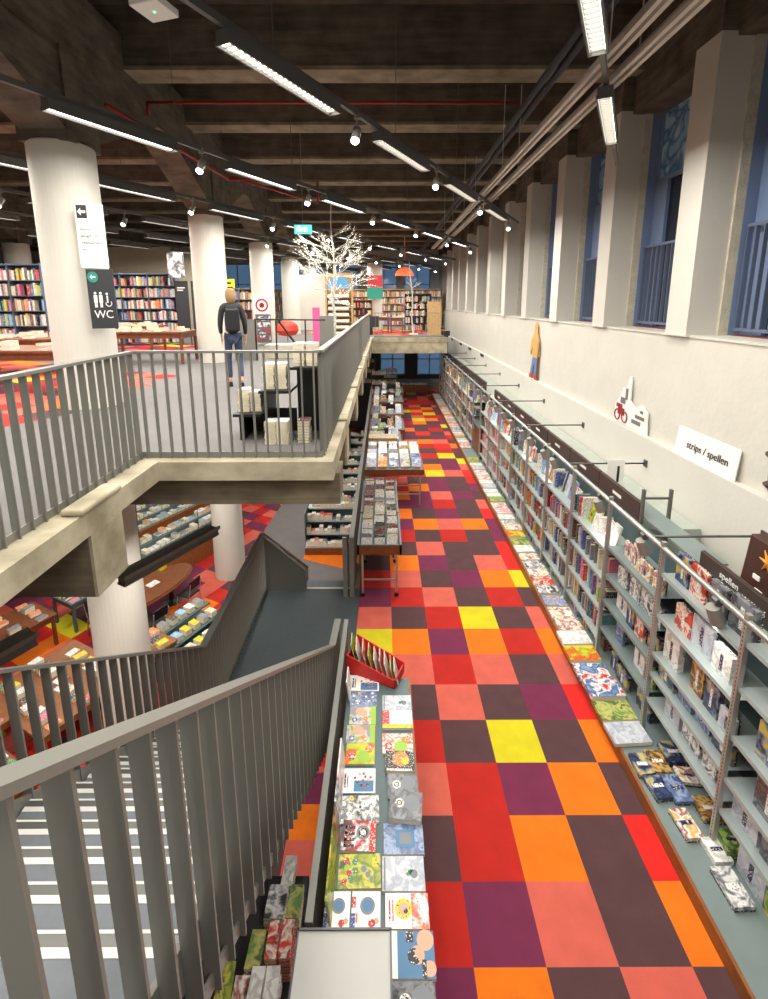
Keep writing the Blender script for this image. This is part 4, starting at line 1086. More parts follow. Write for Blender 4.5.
q.box(-.012, .2, .15, -.002, .4, .26); q.box(-.012, .28, .26, -.002, .46, .32)
q.build('two_wheeler_print', mat('paint_darkred', (150, 44, 48), .5), t)
q = MB(); q.box(-.01, .2, .34, -.002, .34, .44); q.box(-.01, .14, .42, -.002, .2, .6); q.box(-.01, -.3, .1, -.002, -.05, .16); q.box(-.01, -.4, .2, -.002, -.15, .25); q.box(-.01, -.35, .3, -.002, -.28, .34); q.build('drawing_print', mat('paint_sketch', (120, 110, 108), .6), t)
t = thing('number_sheet', 'white sheet with a black figure 1 standing behind the shelving header', 'sign', (3.02, 3.95, 1.79))
q = MB(); q.box(0, 0, 0, .24, .008, .52); q.build('sheet', G('white_paint'), t)
text('1', .34, G('black'), t, (.07, -.004, .20), (PI/2, 0, 0))
for i, y in enumerate((16.2, 18.9, 21.4, 24.5)):
    q = MB(); q.box(WX - .02, y - .28, 2.40, WX, y + .28, 2.50)
    for k in range(6): q.box(WX - .03, y - .26 + k*.09, 2.41, WX - .018, y - .2 + k*.09, 2.49)
    tag(q.build('wall_vent', G('black')), 'small black wall vent below the ledge, %s from the near end' % ORD[i], 'vent')
# brown promotional pieces at the right picture edge
t = thing('promotional_box', 'dark brown hanging display box with a gold star near the right picture edge', 'display', (3.10, 1.2, 2.02))
q = MB(); q.hexa([(-.1,-.3,0),(.1,-.3,0),(.1,.16,0),(-.1,.16,0),(-.06,-.3,.5),(.1,-.3,.5),(.1,.2,.48),(-.02,.2,.48)]); bevel(q.build('body', mat('dark_brown', (66, 38, 30), .45), t), .01)
q = MB()
for i in range(7):
    a = PI*2*i/7; q.tube((-.085, -.1, .36), (-.075, -.1 + .11*math.cos(a), .36 + .11*math.sin(a)), .022, 6, .004)
q.build('star', mat('gold_paint', (214, 140, 40), .5), t)
q = MB(); q.box(-.105,-.1,.05,-.095,-.02,.1); q.build('lettering', G('white_paint'), t); q = MB(); q.box(-.1,-.05,.17,-.09,.02,.21); q.build('lettering', G('white_paint'), t)
t = thing('lantern', 'dark brown lantern shaped wall decoration on the ledge at the right picture edge', 'decoration', (3.78, 2.02, 2.56)); t.scale = (.72, .72, .8)
q = MB(); q.lathe([(.04,0),(.09,.05),(.13,.12),(.17,.14),(.17,.17),(.12,.2),(.14,.5),(.19,.52),(.19,.56),(.1,.62),(.03,.66)], 8, (0, 0)); q.build('body', mat('dark_brown', (66, 38, 30), .45), t)
q = MB(); q.lathe([(.035,-.16),(.06,-.08),(.045,-.02),(.02,0)], 10, (0, 0)); q.build('drop', G('wood_brown'), t)

# ------------------------------------------------------------------ UPPER FLOOR
# signs on the nearest column
t = thing('column_sign', 'white direction sign with a black arrow square on the nearest upstairs column', 'sign', (-4.10, 4.14, 4.93), .25)
q = MB(); q.box(0, -.012, 0, .33, .012, .80); q.build('board', G('white_paint'), t)
q = MB(); q.box(.02, -.016, .62, .14, -.012, .785); sq = q.build('arrow_square', G('black'), t)
q = MB(); q.prism([(.03,.70),(.07,.745),(.07,.715),(.125,.715),(.125,.685),(.07,.685),(.07,.655)], .0, .003, M=Matrix(((1,0,0,0),(0,0,-1,-.016),(0,1,0,0),(0,0,0,1)))); q.build('arrow', G('white_paint'), sq)
for i, s in enumerate(('kassa', 'jeugd 1e', 'restaurant', 'wc')): text(s, .058, mat('sign_grey', (110, 108, 104), .6), t, (.04, -.014, .47 - i*.085), (PI/2, 0, 0))
t = thing('column_sign', 'dark toilet sign with WC and a green arrow disc below the white sign', 'sign', (-4.05, 4.14, 4.13), .25); t.scale = (.70, 1, .78)
q = MB(); q.box(0, -.014, 0, .46, .012, 1.0); q.build('board', G('charcoal'), t)
q = MB(); q.tube((.11, -.014, .87), (.11, -.02, .87), .09, 24); dd = q.build('disc', G('teal'), t)
q = MB(); q.prism([(.06,.87),(.1,.91),(.1,.885),(.16,.885),(.16,.855),(.1,.855),(.1,.83)], .0, .003, M=Matrix(((1,0,0,0),(0,0,-1,-.020),(0,1,0,0),(0,0,0,1)))); q.build('arrow', G('white_paint'), dd)
text('WC', .19, G('white_paint'), t, (.07, -.016, .18), (PI/2, 0, 0))
q = MB()
for x in (.12, .21):
    q.tube((x, -.014, .60), (x, -.019, .60), .022, 12); q.box(x-.03, -.019, .44, x+.03, -.014, .57); q.box(x-.022, -.019, .36, x-.004, -.014, .45); q.box(x+.004, -.019, .36, x+.022, -.014, .45)
q.tube((.32, -.014, .59), (.32, -.019, .59), .02, 12); q.box(.31, -.019, .44, .335, -.014, .56)
for a in range(12):
    a0, a1 = PI*.9 + a*PI*1.3/12, PI*.9 + (a+1)*PI*1.3/12
    q.tube((.34 + .05*math.cos(a0), -.017, .43 + .05*math.sin(a0)), (.34 + .05*math.cos(a1), -.017, .43 + .05*math.sin(a1)), .008, 5)
q.build('pictograms', G('white_paint'), t)

# white book piles on the black stepped stand
t = thing('stepped_stand', 'black three-step display stand with cream book piles behind the front balustrade', 'display stand', (-1.72, 2.55, MZ))
for i, (x0, x1, z) in enumerate([(0, .30, .30), (.28, .62, .55), (.60, .98, .80)]):
    q = MB(); q.box(x0, .0 + i*.02, z-.03, x1, .55 + i*.04, z); q.build('step', G('black'), t)
q = MB(); q.box(.05, .05, 0, .09, .5, .28); q.box(.33, .05, 0, .36, .5, .53); q.box(.62, .45, 0, .96, .5, .77); q.box(.93, .05, 0, .96, .5, .78); q.box(.03, .46, 0, .6, .5, .27); q.build('body', G('black'), t)
bx, by = -1.72, 2.55
for (x, y, z, n, cn, lb) in [(.09, .22, .30, 8, 'cream', 'lowest step, left'), (.21, .24, .30, 7, 'cream', 'lowest step, right'), (.37, .22, .55, 9, 'cream', 'middle step, left'), (.50, .24, .55, 9, 'cream', 'middle step, right'),
        (.70, .24, .80, 8, 'cream', 'top step, left'), (.84, .24, .80, 8, 'cream', 'top step, right'), (.42, -.02, 0, 8, 'cream', 'floor in front of the stand, left'), (.54, -.02, 0, 8, 'cream', 'floor in front of the stand, middle'), (.76, .02, 0, 8, 'black', 'floor under the top step')]:
    pile(bx + x, by + y, MZ + z, .125, .19, n, .03, [cn] if cn == 'cream' else ['black', 'maroon', 'black'], '%s book, %s' % (cn, lb), 'book piles on the stepped stand', pr='white' if cn == 'cream' else None)
# tables upstairs
def low_table(x, y, w, l, z, rz, label, base, seed, cols=7, rows=3, ch=.75, wood='wood_brown', group='books on the upstairs tables', hmax=.12):
    t = thing('book_table', label, 'table', (x, y, base), rz)
    q = MB(); q.box(0, 0, z-.04, w, l, z); q.build('tabletop', G(wood), t)
    q = MB(); q.box(.05, .05, z-.16, w-.05, l-.05, z-.04); q.build('apron', G(wood), t)
    for a in (.04, w-.1):
        for b in (.04, l-.1): q = MB(); q.box(a, b, 0, a+.06, b+.06, z-.16); q.build('leg', G(wood), t)
    r2 = random.Random(seed)
    c_, s_ = math.cos(rz), math.sin(rz)
    for i in range(cols):
        for j in range(rows):
            if r2.random() > ch: continue
            u, v = (i+.5)*w/cols, (j+.5)*l/rows
            cn = r2.choice(['white','white','cream','red','orange','black','yellow','pale blue','pink','green','grey'])
            h = round(r2.choice([.03, .06, .09, hmax]), 2)
            flat('book_pile', .15, .21, h, G('cover_' + cn.replace(' ', '_')), (x + u*c_ - v*s_, y + u*s_ + v*c_, base + z + .001), rz + r2.uniform(-.15, .15), 0, 0,
                 '%s topped books, %s along in row %s, %s' % (cn, ORD[i], ['one','two','three','four','five'][j], label.split(',')[0]), 'book', group)
low_table(-7.3, 5.3, 2.2, 1.1, .72, -.05, 'nearest upstairs wooden table, left of the nearest column', MZ, 1)
low_table(-9.6, 7.4, 3.2, 1.2, .74, .05, 'second upstairs wooden table, behind the first on the left', MZ, 2, 10)
low_table(-7.0, 9.2, 2.05, 1.1, .78, 0.02, 'upstairs wooden table between the two columns', MZ, 3, 8)
low_table(-9.8, 11.6, 3.0, 1.0, .8, 0.0, 'upstairs table before the central bookcase', MZ, 4, 9)
low_table(-1.4, 21.4, 1.6, .8, .75, 0.0, 'brown writing table far behind the bridge', MZ, 5, 3, 1)
low_table(.2, 20.9, .7, .6, .75, 0.0, 'small brown table beyond the thin tree', MZ, 6, 5, 2)
# bookcases upstairs (books as one stuff object)
UP = Stuff()
def bookcase(x, y, w, h, rz, label, nsh, dark='rail_dark', dens=.95, depth=.32, base=MZ, sink=UP, bk=.05, capt=False):
    t = thing('bookcase', label, 'bookcase', (x, y, base), rz)
    nb = max(1, round(w/.95)); bw = w/nb
    for i in range(nb+1):
        q = MB(); q.box(i*bw-.015, 0, 0, i*bw+.015, depth, h); q.build('upright', G(dark), t)
    q = MB(); q.box(0, depth-.01, .05, w, depth, h); q.build('back_panel', G(dark), t)
    c_, s_ = math.cos(rz), math.sin(rz)
    zs = [.08 + i*(h-.12)/nsh for i in range(nsh+1)]
    for z in zs: q = MB(); q.box(0, 0, z-.02, w, depth, z); q.build('shelf', G(dark), t)
    if capt: q = MB(); q.box(0, -.01, h-.02, w, .02, h+.14); q.build('header_panel', G('charcoal'), t)
    r2 = random.Random(int(abs(x*100)+abs(y*10)))
    def tr(u, v, z): return (x + u*c_ - v*s_, y + u*s_ + v*c_, base + z)
    for z in zs[:-1]:
        gap = (h-.12)/nsh - .05
        u = .03
        while u < w-.05:
            bwid = r2.uniform(.03, .055)*bk/.05
            if r2.random() > dens: u += r2.uniform(.05, .2); continue
            hh = gap*r2.uniform(.7, .95); cn = r2.choice(PICK)
            if u + bwid > w - .02: break
            p = [tr(u,.04,z),tr(u+bwid,.04,z),tr(u+bwid,.2,z),tr(u,.2,z)]
            sink.add(p + [(a,b,c+hh) for a,b,c in p], cn)
            u += bwid + .002
    return t
bookcase(-12.6, 10.6, 3.5, 2.5, .0, 'tall blue-grey bookcase at the left picture edge upstairs', 6, 'case_blue', .93, bk=.06)
bookcase(-10.3, 14.9, 2.9, 2.5, .0, 'tall grey bookcase upstairs between the first two columns', 6, 'case_blue', .9, bk=.07)
bookcase(-7.0, 15.6, 2.4, 2.0, .0, 'lower dark bookcase beside the dark banners', 5, 'rail_dark', .9, bk=.07)
bookcase(-16.5, 12.6, 3.5, 2.5, .1, 'far left bookcase upstairs behind the first one', 6, 'rail_dark', .93, bk=.07)
for i, (x, y, w, h) in enumerate([(-4.0, 29.5, 3.6, 2.3), (-.3, 28.6, 3.9, 2.3), (-8.0, 30, 3.6, 2.3)]):
    bookcase(x, y, w, h, 0, 'long far bookcase under the end windows, %s' % ['middle', 'right hand', 'left hand'][i], 5, 'wood_pale', .95, bk=.065, capt=False)
bookcase(1.0, 22.4, 1.3, 1.9, 0, 'free-standing dark bookcase at the right end beyond the bridge', 5, 'black', .85, bk=.06)
bookcase(-1.9, 23.2, 1.2, 1.6, 0.1, 'small brown bookcase beyond the white sign column', 4, 'wood_brown', .85, bk=.06)
UP.done('upstairs_books', 'hundreds of small coloured books filling the upstairs bookcases', 'book', 'books in the upstairs bookcases')
FAR.done('shelved_books', 'the farther books and covers on the window wall shelving', 'book', 'books standing on the window wall shelving')
for i, x in enumerate((-7.25, -6.7)):
    t = thing('banner', 'tall dark banner beside the upstairs bookcase, %s one' % ['left', 'right'][i], 'banner', (x, 14.5, MZ))
    q = MB(); q.box(0, 0, .55, .45, .02, 2.2); b_ = q.build('panel', G('charcoal'), t)
    q = MB(); q.box(.08, -.006, 1.95, .34, 0, 1.99); q.box(.08, -.006, 1.87, .28, 0, 1.91); q.build('printed_lines', G('white_paint'), b_)
    q = MB(); q.box(0, 0, 0, .03, .03, .55); q.box(.42, 0, 0, .45, .03, .55); q.build('feet', G('charcoal'), t)
q = MB(); q.box(-7.3, 14.2, MZ + 2.3, -6.75, 14.22, MZ + 3.1)
tag(q.build('poster', art_mat('portrait_poster', [(226,222,216),(196,186,178),(60,64,76),(226,222,216)], 3, 1)), 'pale poster hanging above the dark banners', 'poster')
q = MB(); q.lathe([(.0, 0), (.22, .0), (.24, .1), (.24, 1.05), (.2, 1.2), (.0, 1.22)], 20, (0, 0))
tag(q.build('covered_column_stand', G('rail_dark'), None, loc=(-5.25, 11.9, MZ)), 'dark grey rounded stand just left of the second column', 'stand')
# yellow sign, target sign, kiosk
t = thing('hanging_sign', 'yellow sign with dark lines hanging by the far blue windows upstairs', 'sign', (-6.3, 16.5, 4.55))
q = MB(); q.box(0, 0, 0, .5, .03, .8); q.build('board', mat('sign_yellow', (240, 220, 20), .5), t)
q = MB()
for i in range(4): q.box(.06, -.006, .1 + i*.17, .44 - .06*(i % 2), 0, .18 + i*.17)
q.build('printed_lines', G('black'), t)
t = thing('round_sign', 'white card with a red ring target beside the third column', 'sign', (-4.25, 14.3, 4.33))
q = MB(); q.box(-.28, 0, -.25, .28, .02, .35); q.build('card', G('white_paint'), t)
for r_, m_, dz in ((.22, 'carpet_R', .002), (.16, 'white_paint', .004), (.09, 'carpet_R', .006), (.04, 'black', .008)):
    q = MB(); q.tube((0, 0, .05), (0, -dz, .05), r_, 24); q.build('ring', G(m_), t)
t = thing('card_spinner', 'narrow card display with small blue and white cards under the red target sign', 'display stand', (-4.25, 14.35, MZ))
q = MB(); q.box(-.25, 0, .1, .25, .1, 1.1); q.build('body', G('rail_dark'), t)
q = MB()
for i in range(3):
    for j in range(4): q.box(-.22 + i*.16, -.02, .2 + j*.22, -.08 + i*.16, 0, .36 + j*.22)
q.build('cards', art_mat('cards', [(110,160,190),(236,232,226),(60,90,120),(180,60,50)], 6, 1), t)
t = thing('escalator_enclosure', 'grey panel enclosure around a stair opening behind the front balustrade', 'enclosure', (-4.0, 10.0, MZ))
q = MB(); q.box(.05, .0, 0, .65, .03, 1.05); q.build('panel', G('rail_grey'), t); q = MB(); q.box(2.1, 1.2, 0, 2.5, 1.23, 1.1); q.build('panel', G('rail_grey'), t)
q = MB(); q.tube((.6, .0, 1.05), (2.3, .9, 1.0), .02, 8); q.tube((.62, 0, 0), (.62, 0, 1.05), .02, 8); q.tube((1.1, .2, 0), (1.1, .2, 1.0), .02, 8); q.tube((1.15, .3, 1.0), (1.75, .5, .1), .03, 8); q.tube((1.8, .6, 0), (1.8, .6, 1), .02, 8); q.build('frame', G('black'), t)
q = MB(); q.box(.7, .5, 0, 2.1, 1.2, .35); q.build('curb', mat('curb', (200, 190, 170), .7), t)
t = thing('lounge_chair', 'round red shell chair behind the grey enclosure', 'chair', (-3.35, 14.0, MZ))
q = MB(); q.lathe([(.05, .35), (.3, .4), (.38, .55), (.34, .72), (.2, .85), (.02, .9)], 20, (0, 0)); q.build('shell', mat('chair_red', (206, 58, 34), .4), t)
q = MB(); q.tube((0, 0, 0), (0, 0, .36), .03, 8); q.lathe([(.22, 0), (.2, .02)], 16, (0, 0)); q.build('foot', G('steel'), t)
q = MB(); q.box(-2.55, 14.4, MZ, -2.3, 14.45, MZ + 1.3)
tag(q.build('pink_panel', mat('pink_panel_m', (226, 90, 150), .5)), 'narrow pink panel beside the white birch trunk', 'panel')
t = thing('wooden_rack', 'pale wooden slatted rack with a blue arched picture on top, behind the birch', 'rack', (-2.35, 16.6, MZ))
q = MB(); q.box(0, 0, 0, .06, .4, 2.6); q.box(1.0, 0, 0, 1.06, .4, 2.6); q.box(0, .36, 0, 1.06, .4, 2.6); q.build('frame', G('wood_pale'), t)
for i in range(7): q = MB(); q.box(.06, 0, .2 + i*.24, 1.0, .36, .23 + i*.24); q.build('shelf', G('wood_pale'), t)
q = MB()
for i in range(7): q.box(.1, .05, .24 + i*.24, .9, .3, .34 + i*.24)
o = q.build('paper_goods', G('white_paint'), t); o['kind'] = 'stuff'
q = MB(); n_ = 14; pts = [(.1, 1.98), (.96, 1.98)] + [(.53 + .43*math.cos(PI*i/n_), 2.1 + .36*math.sin(PI*i/n_)) for i in range(n_+1)]
q.prism(pts, 0, .01, M=Matrix(((1,0,0,0),(0,0,-1,0),(0,1,0,0),(0,0,0,1)))); q.build('arched_picture', mat('sky_print', (96, 160, 206), .5), t)
# pendant signs by the far windows
t = thing('hanging_sign', 'white column sign with a red and a green square beyond the bridge', 'sign', (-.95, 23.35, 4.75))
q = MB(); q.box(0, 0, .5, .8, .03, 1.1); q.build('red_board', mat('sign_red', (200, 40, 50), .5), t); q = MB(); q.box(0, 0, -.1, .8, .03, .48); q.build('green_board', G('teal'), t)
for i, (x, z) in enumerate(((1.15, 6.0),)):
    pass
    q = MB(); pts = [(-.55, 0), (.55, 0)] + [(.55*math.cos(PI*k/12), .5*math.sin(PI*k/12)) for k in range(1, 12)]
    q.tube((x, 26.97, z + .45), (x, 26.97, 8.9), .012, 6)
    q.prism(pts, 0, .05, M=Matrix(((1,0,0,x),(0,0,-1,27),(0,1,0,z),(0,0,0,1)))); tag(q.build('half_round_sign', mat('sign_orange', (240, 90, 50), .5, emit=(1, .25, .1), estr=.6)), 'glowing orange half round sign hanging before the far windows', 'sign')
t = thing('wooden_panel_stack', 'pale wooden boards leaning at the right end beyond the bridge', 'board', (1.9, 19.6, MZ))
for i in range(3): q = MB(); q.hexa([(0,i*.08,0),(.62,i*.08,0),(.62,i*.08+.03,0),(0,i*.08+.03,0),(0,i*.08+.25,1.5),(.62,i*.08+.25,1.5),(.62,i*.08+.28,1.5),(0,i*.08+.28,1.5)]); q.build('board', G('wood_pale'), t)
t = thing('screen_stand', 'dark monitor on a brown desk just beyond the bridge', 'monitor', (-1.05, 19.9, MZ + .35))
q = MB(); q.box(0, 0, 0, .75, .05, .5); q.build('screen', G('charcoal'), t); q = MB(); q.box(.3, .02, -.35, .45, .06, 0); q.build('foot', G('black'), t)

# birch trees with tiny lights
def birch(x, y, h, label, seed, nb, spread, trunk=.05, lights=True):
    r2 = random.Random(seed)
    t = thing('birch_tree', label, 'tree', (x, y, MZ))
    q = MB(); L = MB()
    pts = [(0, 0, 0)]; n = 12
    for i in range(1, n+1):
        pts.append((pts[-1][0] + r2.uniform(-.05, .04), pts[-1][1] + r2.uniform(-.04, .04), h*i/n))
    for i in range(n): q.tube(pts[i], pts[i+1], trunk*(1-i/n*.9)+.006, 8, trunk*(1-(i+1)/n*.9)+.005)
    q.build('trunk', G('birch'), t)
    q = MB()
    def grow(p, d, l, r, dep):
        e = p + d*l; q.tube(p, e, r, 5, r*.7)
        if lights and dep < 3:
            for k in range(int(l/.1)):
                pp = p + d*(k*.1); L.tube(pp + Vector((0, 0, -.005)), pp + Vector((0, 0, .010)), .006, 4)
        if dep <= 0: return
        for _ in range(3 if dep > 1 else 2):
            dd = (d + Vector((r2.uniform(-.55, .55), r2.uniform(-.55, .55), r2.uniform(-.25, .4)))).normalized()
            grow(p + d*l*r2.uniform(.5, 1), dd, l*r2.uniform(.5, .75), r*.6, dep-1)
    for i in range(nb):
        f = r2.uniform(.34, .8); k = min(int(f*n), n-1); a = r2.uniform(0, 2*PI)
        d = Vector((math.cos(a), math.sin(a)*.8, r2.uniform(.0, .8))).normalized()
        grow(Vector(pts[k]), d, spread*(1.15-f)*r2.uniform(.7, 1.1), .011, 3)
    q.build('branches', G('birch'), t)
    if lights: L.build('string_lights', G('fairy_light'), t)
    q = MB(); q.box(-.2, -.2, 0, .2, .2, .04); q.build('foot_plate', G('white_paint'), t)
birch(-1.55, 11.6, 4.35, 'bare white birch tree with tiny lights behind the front balustrade', 5, 34, 1.2)
birch(1.30, 20.2, 3.6, 'slender distant birch tree beyond the bridge', 8, 8, .5, .035, False)
# spheres of light in far lamps upstairs are the track lamps themselves

# ------------------------------------------------------------------ PERSON UPSTAIRS
def skin_mesh(name, verts, edges, radii, m_, parent, lvl=1, root=0):
    import bmesh
    bm = bmesh.new(); ly = bm.verts.layers.skin.verify()
    vs = [bm.verts.new(v) for v in verts]
    for a, b in edges: bm.edges.new((vs[a], vs[b]))
    for v, r_ in zip(vs, radii):
        v[ly].radius = r_ if isinstance(r_, tuple) else (r_, r_)
    vs[root][ly].use_root = True
    me = bpy.data.meshes.new(name); bm.to_mesh(me); bm.free(); me.materials.append(m_)
    o = bpy.data.objects.new(name, me); COL.objects.link(o); o.parent = parent
    md = o.modifiers.new('skin', 'SKIN'); md.use_smooth_shade = True
    s = o.modifiers.new('sub', 'SUBSURF'); s.levels = lvl; s.render_levels = lvl
    return o
p = thing('person', 'light haired person in dark jacket, jeans and backpack walking away upstairs', 'person', (-2.76, 6.1, MZ), .35); p.scale = (.80, .9, 1.0)
V = [(0,0,.92),(0,0,1.1),(0,-.01,1.28),(0,0,1.40),(0,.01,1.47),(0,.03,1.57),   # pelvis..head
     (-.10,0,.88),(-.12,.10,.50),(-.11,-.02,.09),(-.11,.10,.04),                 # left leg mid-stride
     (.10,0,.88),(.12,.06,.48),(.12,-.20,.12),(.12,-.12,.04),
     (-.19,0,1.38),(-.25,.0,1.12),(-.24,.12,.90),(-.235,.15,.83),
     (.19,0,1.38),(.26,-.02,1.12),(.27,.06,.88),(.27,.08,.81)]
E_ = [(0,1),(1,2),(2,3),(3,4),(4,5),(0,6),(6,7),(7,8),(8,9),(0,10),(10,11),(11,12),(12,13),(3,14),(14,15),(15,16),(16,17),(3,18),(18,19),(19,20),(20,21)]
Rr = [(.13,.10),(.12,.09),(.14,.10),(.09,.07),(.05,.05),(.085,.10),(.085,.085),(.055,.055),(.038,.038),(.03,.03),(.085,.085),(.055,.055),(.038,.038),(.03,.03),(.055,.055),(.04,.04),(.028,.028),(.03,.016),(.055,.055),(.04,.04),(.028,.028),(.03,.016)]
for hi in (17, 21):      # five fingers each
    hx, hy, hz = V[hi]
    for f in range(5):
        a = len(V)
        if f == 4: V += [(hx + (.03 if hx < 0 else -.03), hy + .02, hz - .01), (hx + (.04 if hx < 0 else -.04), hy + .035, hz - .04)]
        else: V += [(hx, hy - .027 + f*.018, hz - .05), (hx + (.008 if hx < 0 else -.008), hy - .02 + f*.018, hz - .085 - (.008 if f in (1, 2) else 0))]
        E_ += [(hi, a), (a, a+1)]; Rr += [(.009,.009),(.007,.007)]
skin_mesh('body', V, E_, Rr, G('skin'), p)
skin_mesh('jacket', [(0,0,.86),(0,0,1.1),(0,-.01,1.28),(0,0,1.41),(-.2,0,1.385),(-.255,0,1.12),(-.245,.10,.93),(.2,0,1.385),(.265,-.02,1.12),(.272,.05,.91)],
          [(0,1),(1,2),(2,3),(3,4),(4,5),(5,6),(3,7),(7,8),(8,9)], [(.175,.14),(.165,.13),(.18,.14),(.11,.09),(.08,.08),(.06,.06),(.045,.045),(.08,.08),(.06,.06),(.045,.045)], G('jacket'), p)
skin_mesh('trousers', [(0,0,.93),(-.10,0,.86),(-.12,.10,.50),(-.11,-.01,.13),(.10,0,.86),(.12,.06,.48),(.12,-.18,.16)], [(0,1),(1,2),(2,3),(0,4),(4,5),(5,6)],
          [(.15,.12),(.105,.105),(.075,.075),(.06,.06),(.105,.105),(.075,.075),(.06,.06)], G('jeans'), p)
for x, y in ((-.11, .04), (.12, -.14)):
    q = MB(); q.hexa([(x-.045,y-.1,0),(x+.045,y-.1,0),(x+.04,y+.16,0),(x-.04,y+.16,0),(x-.04,y-.1,.09),(x+.04,y-.1,.09),(x+.03,y+.13,.04),(x-.03,y+.13,.04)]); bevel(q.build('shoe', G('shoe'), p), .012)
q = MB(); q.lathe([(.05,1.45),(.10,1.50),(.115,1.58),(.108,1.66),(.07,1.705),(.01,1.72)], 16, (0, .0)); q.build('hair', G('hair'), p, smooth=True)
q = MB(); q.tube((-.012, .12, 1.56), (-.0, .15, 1.545), .014, 6); q.build('nose', G('skin'), p)
q = MB(); q.box(-.14, -.27, .98, .14, -.12, 1.38); bevel(q.build('backpack', G('black'), p), .04, 4)

# ------------------------------------------------------------------ LOWER HALL
def tn_(u, v, o=(-5.4, 9.65)): return turned(u, v, *o)
LB = LOWZ
def lower_table(x, y, w, l, z, rz, label, seed, **k):
    low_table(x, y, w, l, z, rz, label, LB, seed, group='books on the lower hall tables', **k)
RZ = -TURN
# tiered slanted display left of the second column
def tier_display(x, y, L, label, nt, rz, seed, w0=.32):
    t = thing('tiered_display', label, 'display', (x, y, LB), rz)
    q = MB(); q.box(0, 0, 0, .06, L, .62); q.build('wooden_front', G('wood_edge'), t)
    q = MB(); q.box(.06, 0, 0, .06 + w0*nt, L, .55); q.build('body', G('slate'), t) if False else None
    r2 = random.Random(seed); c_, s_ = math.cos(rz), math.sin(rz)
    for i in range(nt):
        q = MB(); q.box(-.06 - w0*(i+1), 0, .05, -.06 - w0*i + .06, L, .62 + .16*i); q.build('tier', G('slate'), t)
        n = int(L/.17)
        for j in range(n):
            u, v = -.06 - w0*(i+.5) + .03, .1 + j*(L-.15)/n
            cn = r2.choice(['white','white','white','cream','pale blue','orange','teal','grey','white','beige'])
            if r2.random() < .12: continue
            flat('stacked_books', .21, .14, round(r2.choice([.05, .1, .14]), 2), G('cover_' + cn.replace(' ', '_')), (x + u*c_ - v*s_, y + u*s_ + v*c_, LB + .62 + .16*i + .002), rz + r2.uniform(-.1, .1), 0, 0,
                 '%s topped pile, %s along tier %s, %s' % (cn, ORD[j], ['one','two','three','four'][i], label.split(',')[0]), 'book', 'book piles on the lower hall displays')
tier_display(-6.35, 9.0, 3.6, 'tiered lower hall display, left of the lower column', 3, RZ, 31)
tier_display(-7.9, 10.6, 3.8, 'second tiered display, behind the first in the lower hall', 3, RZ, 32)
tier_display(-9.2, 11.9, 4.0, 'third tiered display, farthest left in the lower hall', 2, RZ, 33)
# oval reading table with chairs
t = thing('oval_table', 'oval wooden table in the lower hall beside the tiered display', 'table', (-5.85, 8.0, LB), RZ)
q = MB(); q.prism([(.55*math.cos(2*PI*i/32), 1.3*math.sin(2*PI*i/32)) for i in range(32)], .70, .74); bevel(q.build('tabletop', G('wood_brown'), t), .01)
q = MB(); q.prism([(.57*math.cos(2*PI*i/32), 1.33*math.sin(2*PI*i/32)) for i in range(32)], .66, .70); q.build('edge_band', G('wood_edge'), t)
for s in (-.7, .7): q = MB(); q.lathe([(.25, 0), (.06, .04), (.05, .66)], 16, (0, s)); q.build('leg', G('black'), t)
def chair(x, y, rz, label):
    t = thing('chair', label, 'chair', (x, y, LB), rz, 'chairs at the oval table')
    q = MB(); q.box(-.2, -.2, .43, .2, .2, .46); bevel(q.build('seat', G('black'), t), .015)
    q = MB(); q.hexa([(-.19,.17,.6),(.19,.17,.6),(.19,.2,.6),(-.19,.2,.6),(-.19,.22,.86),(.19,.22,.86),(.19,.25,.86),(-.19,.25,.86)]); bevel(q.build('backrest', G('black'), t), .01)
    for a in (-.18, .18):
        q = MB(); q.tube((a, -.18, .43), (a, -.22, 0), .012, 8); q.build('leg', G('steel'), t)
        q = MB(); q.tube((a, .25, .8), (a, .18, .43), .012, 8); q.tube((a, .18, .43), (a, .24, 0), .012, 8); q.build('leg', G('steel'), t)
chair(-5.25, 7.2, -2.1, 'black chair with steel legs at the near right of the oval table')
chair(-4.95, 8.3, -1.9, 'black chair with steel legs at the far right of the oval table')
chair(-6.6, 7.4, 1.2, 'black chair with steel legs on the left of the oval table')
q = MB(); q.box(-.15, -.1, 0, .15, .1, .12); tag(q.build('brochure_box', G('cover_yellow'), None, loc=(-5.9, 8.9, LB + .745), rot=(0, 0, RZ)), 'yellow box standing on the oval table', 'box')
for i, (dx, dy) in enumerate(((.1, .2), (-.1, -.4))): flat('magazine', .2, .28, .01, G('print_white'), (-5.85 + dx, 8 + dy, LB + .742), RZ, 0, 0, 'white magazine on the oval table, %s one' % ['far', 'near'][i], 'magazine', 'magazines on the oval table')
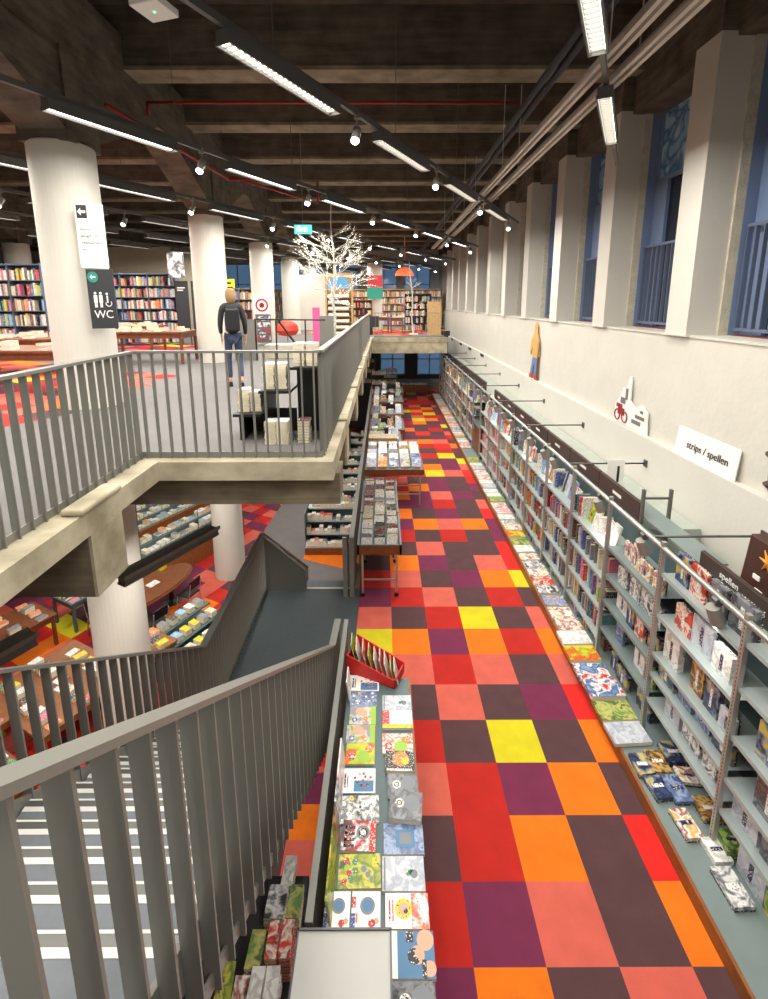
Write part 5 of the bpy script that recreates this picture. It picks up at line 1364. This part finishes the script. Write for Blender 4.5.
# small shelves near the lower column with blue and yellow books
t = thing('low_display', 'low slate display with pale blue and yellow book rows beside the front lower column', 'display', (-4.30, 5.9, LB), RZ)
for i in range(3): q = MB(); q.box(-.1 - .4*i, 0, .45 + .12*i, .25 - .4*i, 1.5, .48 + .12*i); q.build('shelf', G('slate'), t)
q = MB(); q.box(.25, 0, 0, .3, 1.5, .5); q.build('wooden_edge', G('wood_edge'), t); q = MB(); q.box(-.9, .02, 0, .25, 1.48, .45); q.build('body', G('slate'), t)
c_, s_ = math.cos(RZ), math.sin(RZ)
for i, cols in enumerate((['yellow','cream','yellow','white','pink','cream'], ['pale blue','pale blue','yellow','yellow','grey','cream'], ['orange','grey','black','pale blue','white','grey'])):
    for j, cn in enumerate(cols):
        u, v = .08 - .4*i, .15 + j*.23
        flat('stacked_books', .21, .15, .12, G('cover_' + cn.replace(' ', '_')), (-4.30 + u*c_ - v*s_, 5.9 + u*s_ + v*c_, LB + .482 + .12*i), RZ, 0, 0, '%s books, %s along the %s row of the low slate display' % (cn, ORD[j], ORD[i]), 'book', 'book rows on the low slate display')
# tables at the lower left
lower_table(-7.6, 3.9, 1.0, 2.6, .75, RZ, 'lower hall table, first from the left picture edge', 41, cols=4, rows=5, ch=.85, wood='wood_edge')
lower_table(-6.3, 4.3, .9, 2.6, .75, RZ, 'lower hall table, second from the left picture edge', 42, cols=4, rows=5, ch=.9, wood='wood_edge')
lower_table(-6.6, 2.4, .9, 1.5, .75, RZ, 'lower hall table, nearest behind the stair balustrade', 43, cols=4, rows=5, ch=.9, wood='wood_brown')
lower_table(-9.4, 5.2, 1.0, 2.6, .75, RZ, 'lower hall table, dark one farther left', 44, cols=4, rows=5, ch=.9, wood='wood_brown')
lower_table(-8.0, 7.75, .9, 1.3, .75, RZ, 'lower hall table, slate one near the red tiles', 45, cols=4, rows=5, ch=.8, wood='slate')
lower_table(-10.6, 7.6, .9, 2.4, .75, RZ, 'lower hall table, far left under the slab edge', 46, cols=4, rows=5, ch=.9, wood='wood_brown')
# stepped steel displays behind the landing
def step_display(x, y, w, label, seed, nt=4, base=LB):
    t = thing('stepped_display', label, 'display', (x, y, base))
    q = MB(); q.box(0, -.04, 0, w, 0, .22); q.build('wooden_front', G('wood_brown'), t)
    r2 = random.Random(seed)
    for i in range(nt):
        z = .26 + i*.32; y0 = i*.22
        q = MB(); q.box(0, y0, z-.02, w, y0 + .34, z); q.box(0, y0-.004, z-.05, w, y0, z); q.build('shelf', G('shelf_grey'), t)
        n = int(w/.13)
        for j in range(n):
            cn = r2.choice(['white','white','white','white','cream','grey','red','black','white','yellow' if i == nt-1 else 'white'])
            if r2.random() < .1: continue
            flat('stacked_books', .115, .18, round(r2.choice([.08, .12, .16, .2]), 2), G('cover_' + cn), (x + .08 + j*(w-.1)/n, y + y0 + .12, base + z + .001), r2.uniform(-.08, .08), 0, 0,
                 '%s books, %s from the left, step %s, %s' % (cn, ORD[j], ['one','two','three','four'][i], label.split(',')[0]), 'book', 'book piles on the stepped displays')
    q = MB(); q.box(0, .05, 0, .02, nt*.22+.1, .5 + .2*nt); q.box(w-.02, .05, 0, w, nt*.22+.1, .5 + .2*nt); q.build('side_panel', G('slate'), t)
    q = MB(); q.box(.02, nt*.22+.08, 0, w-.02, nt*.22+.1, .4 + .2*nt); q.build('back_panel', G('slate'), t)
step_display(-2.48, 10.9, 1.75, 'nearest stepped display, beyond the landing', 51)
step_display(-2.3, 13.4, 1.6, 'second stepped display, behind the nearest', 52, 3)
step_display(-2.0, 16.2, 1.4, 'third stepped display, with a low brown front', 53, 4)
step_display(-1.7, 19.2, 1.2, 'fourth stepped display, far under the slab edge', 54, 4)
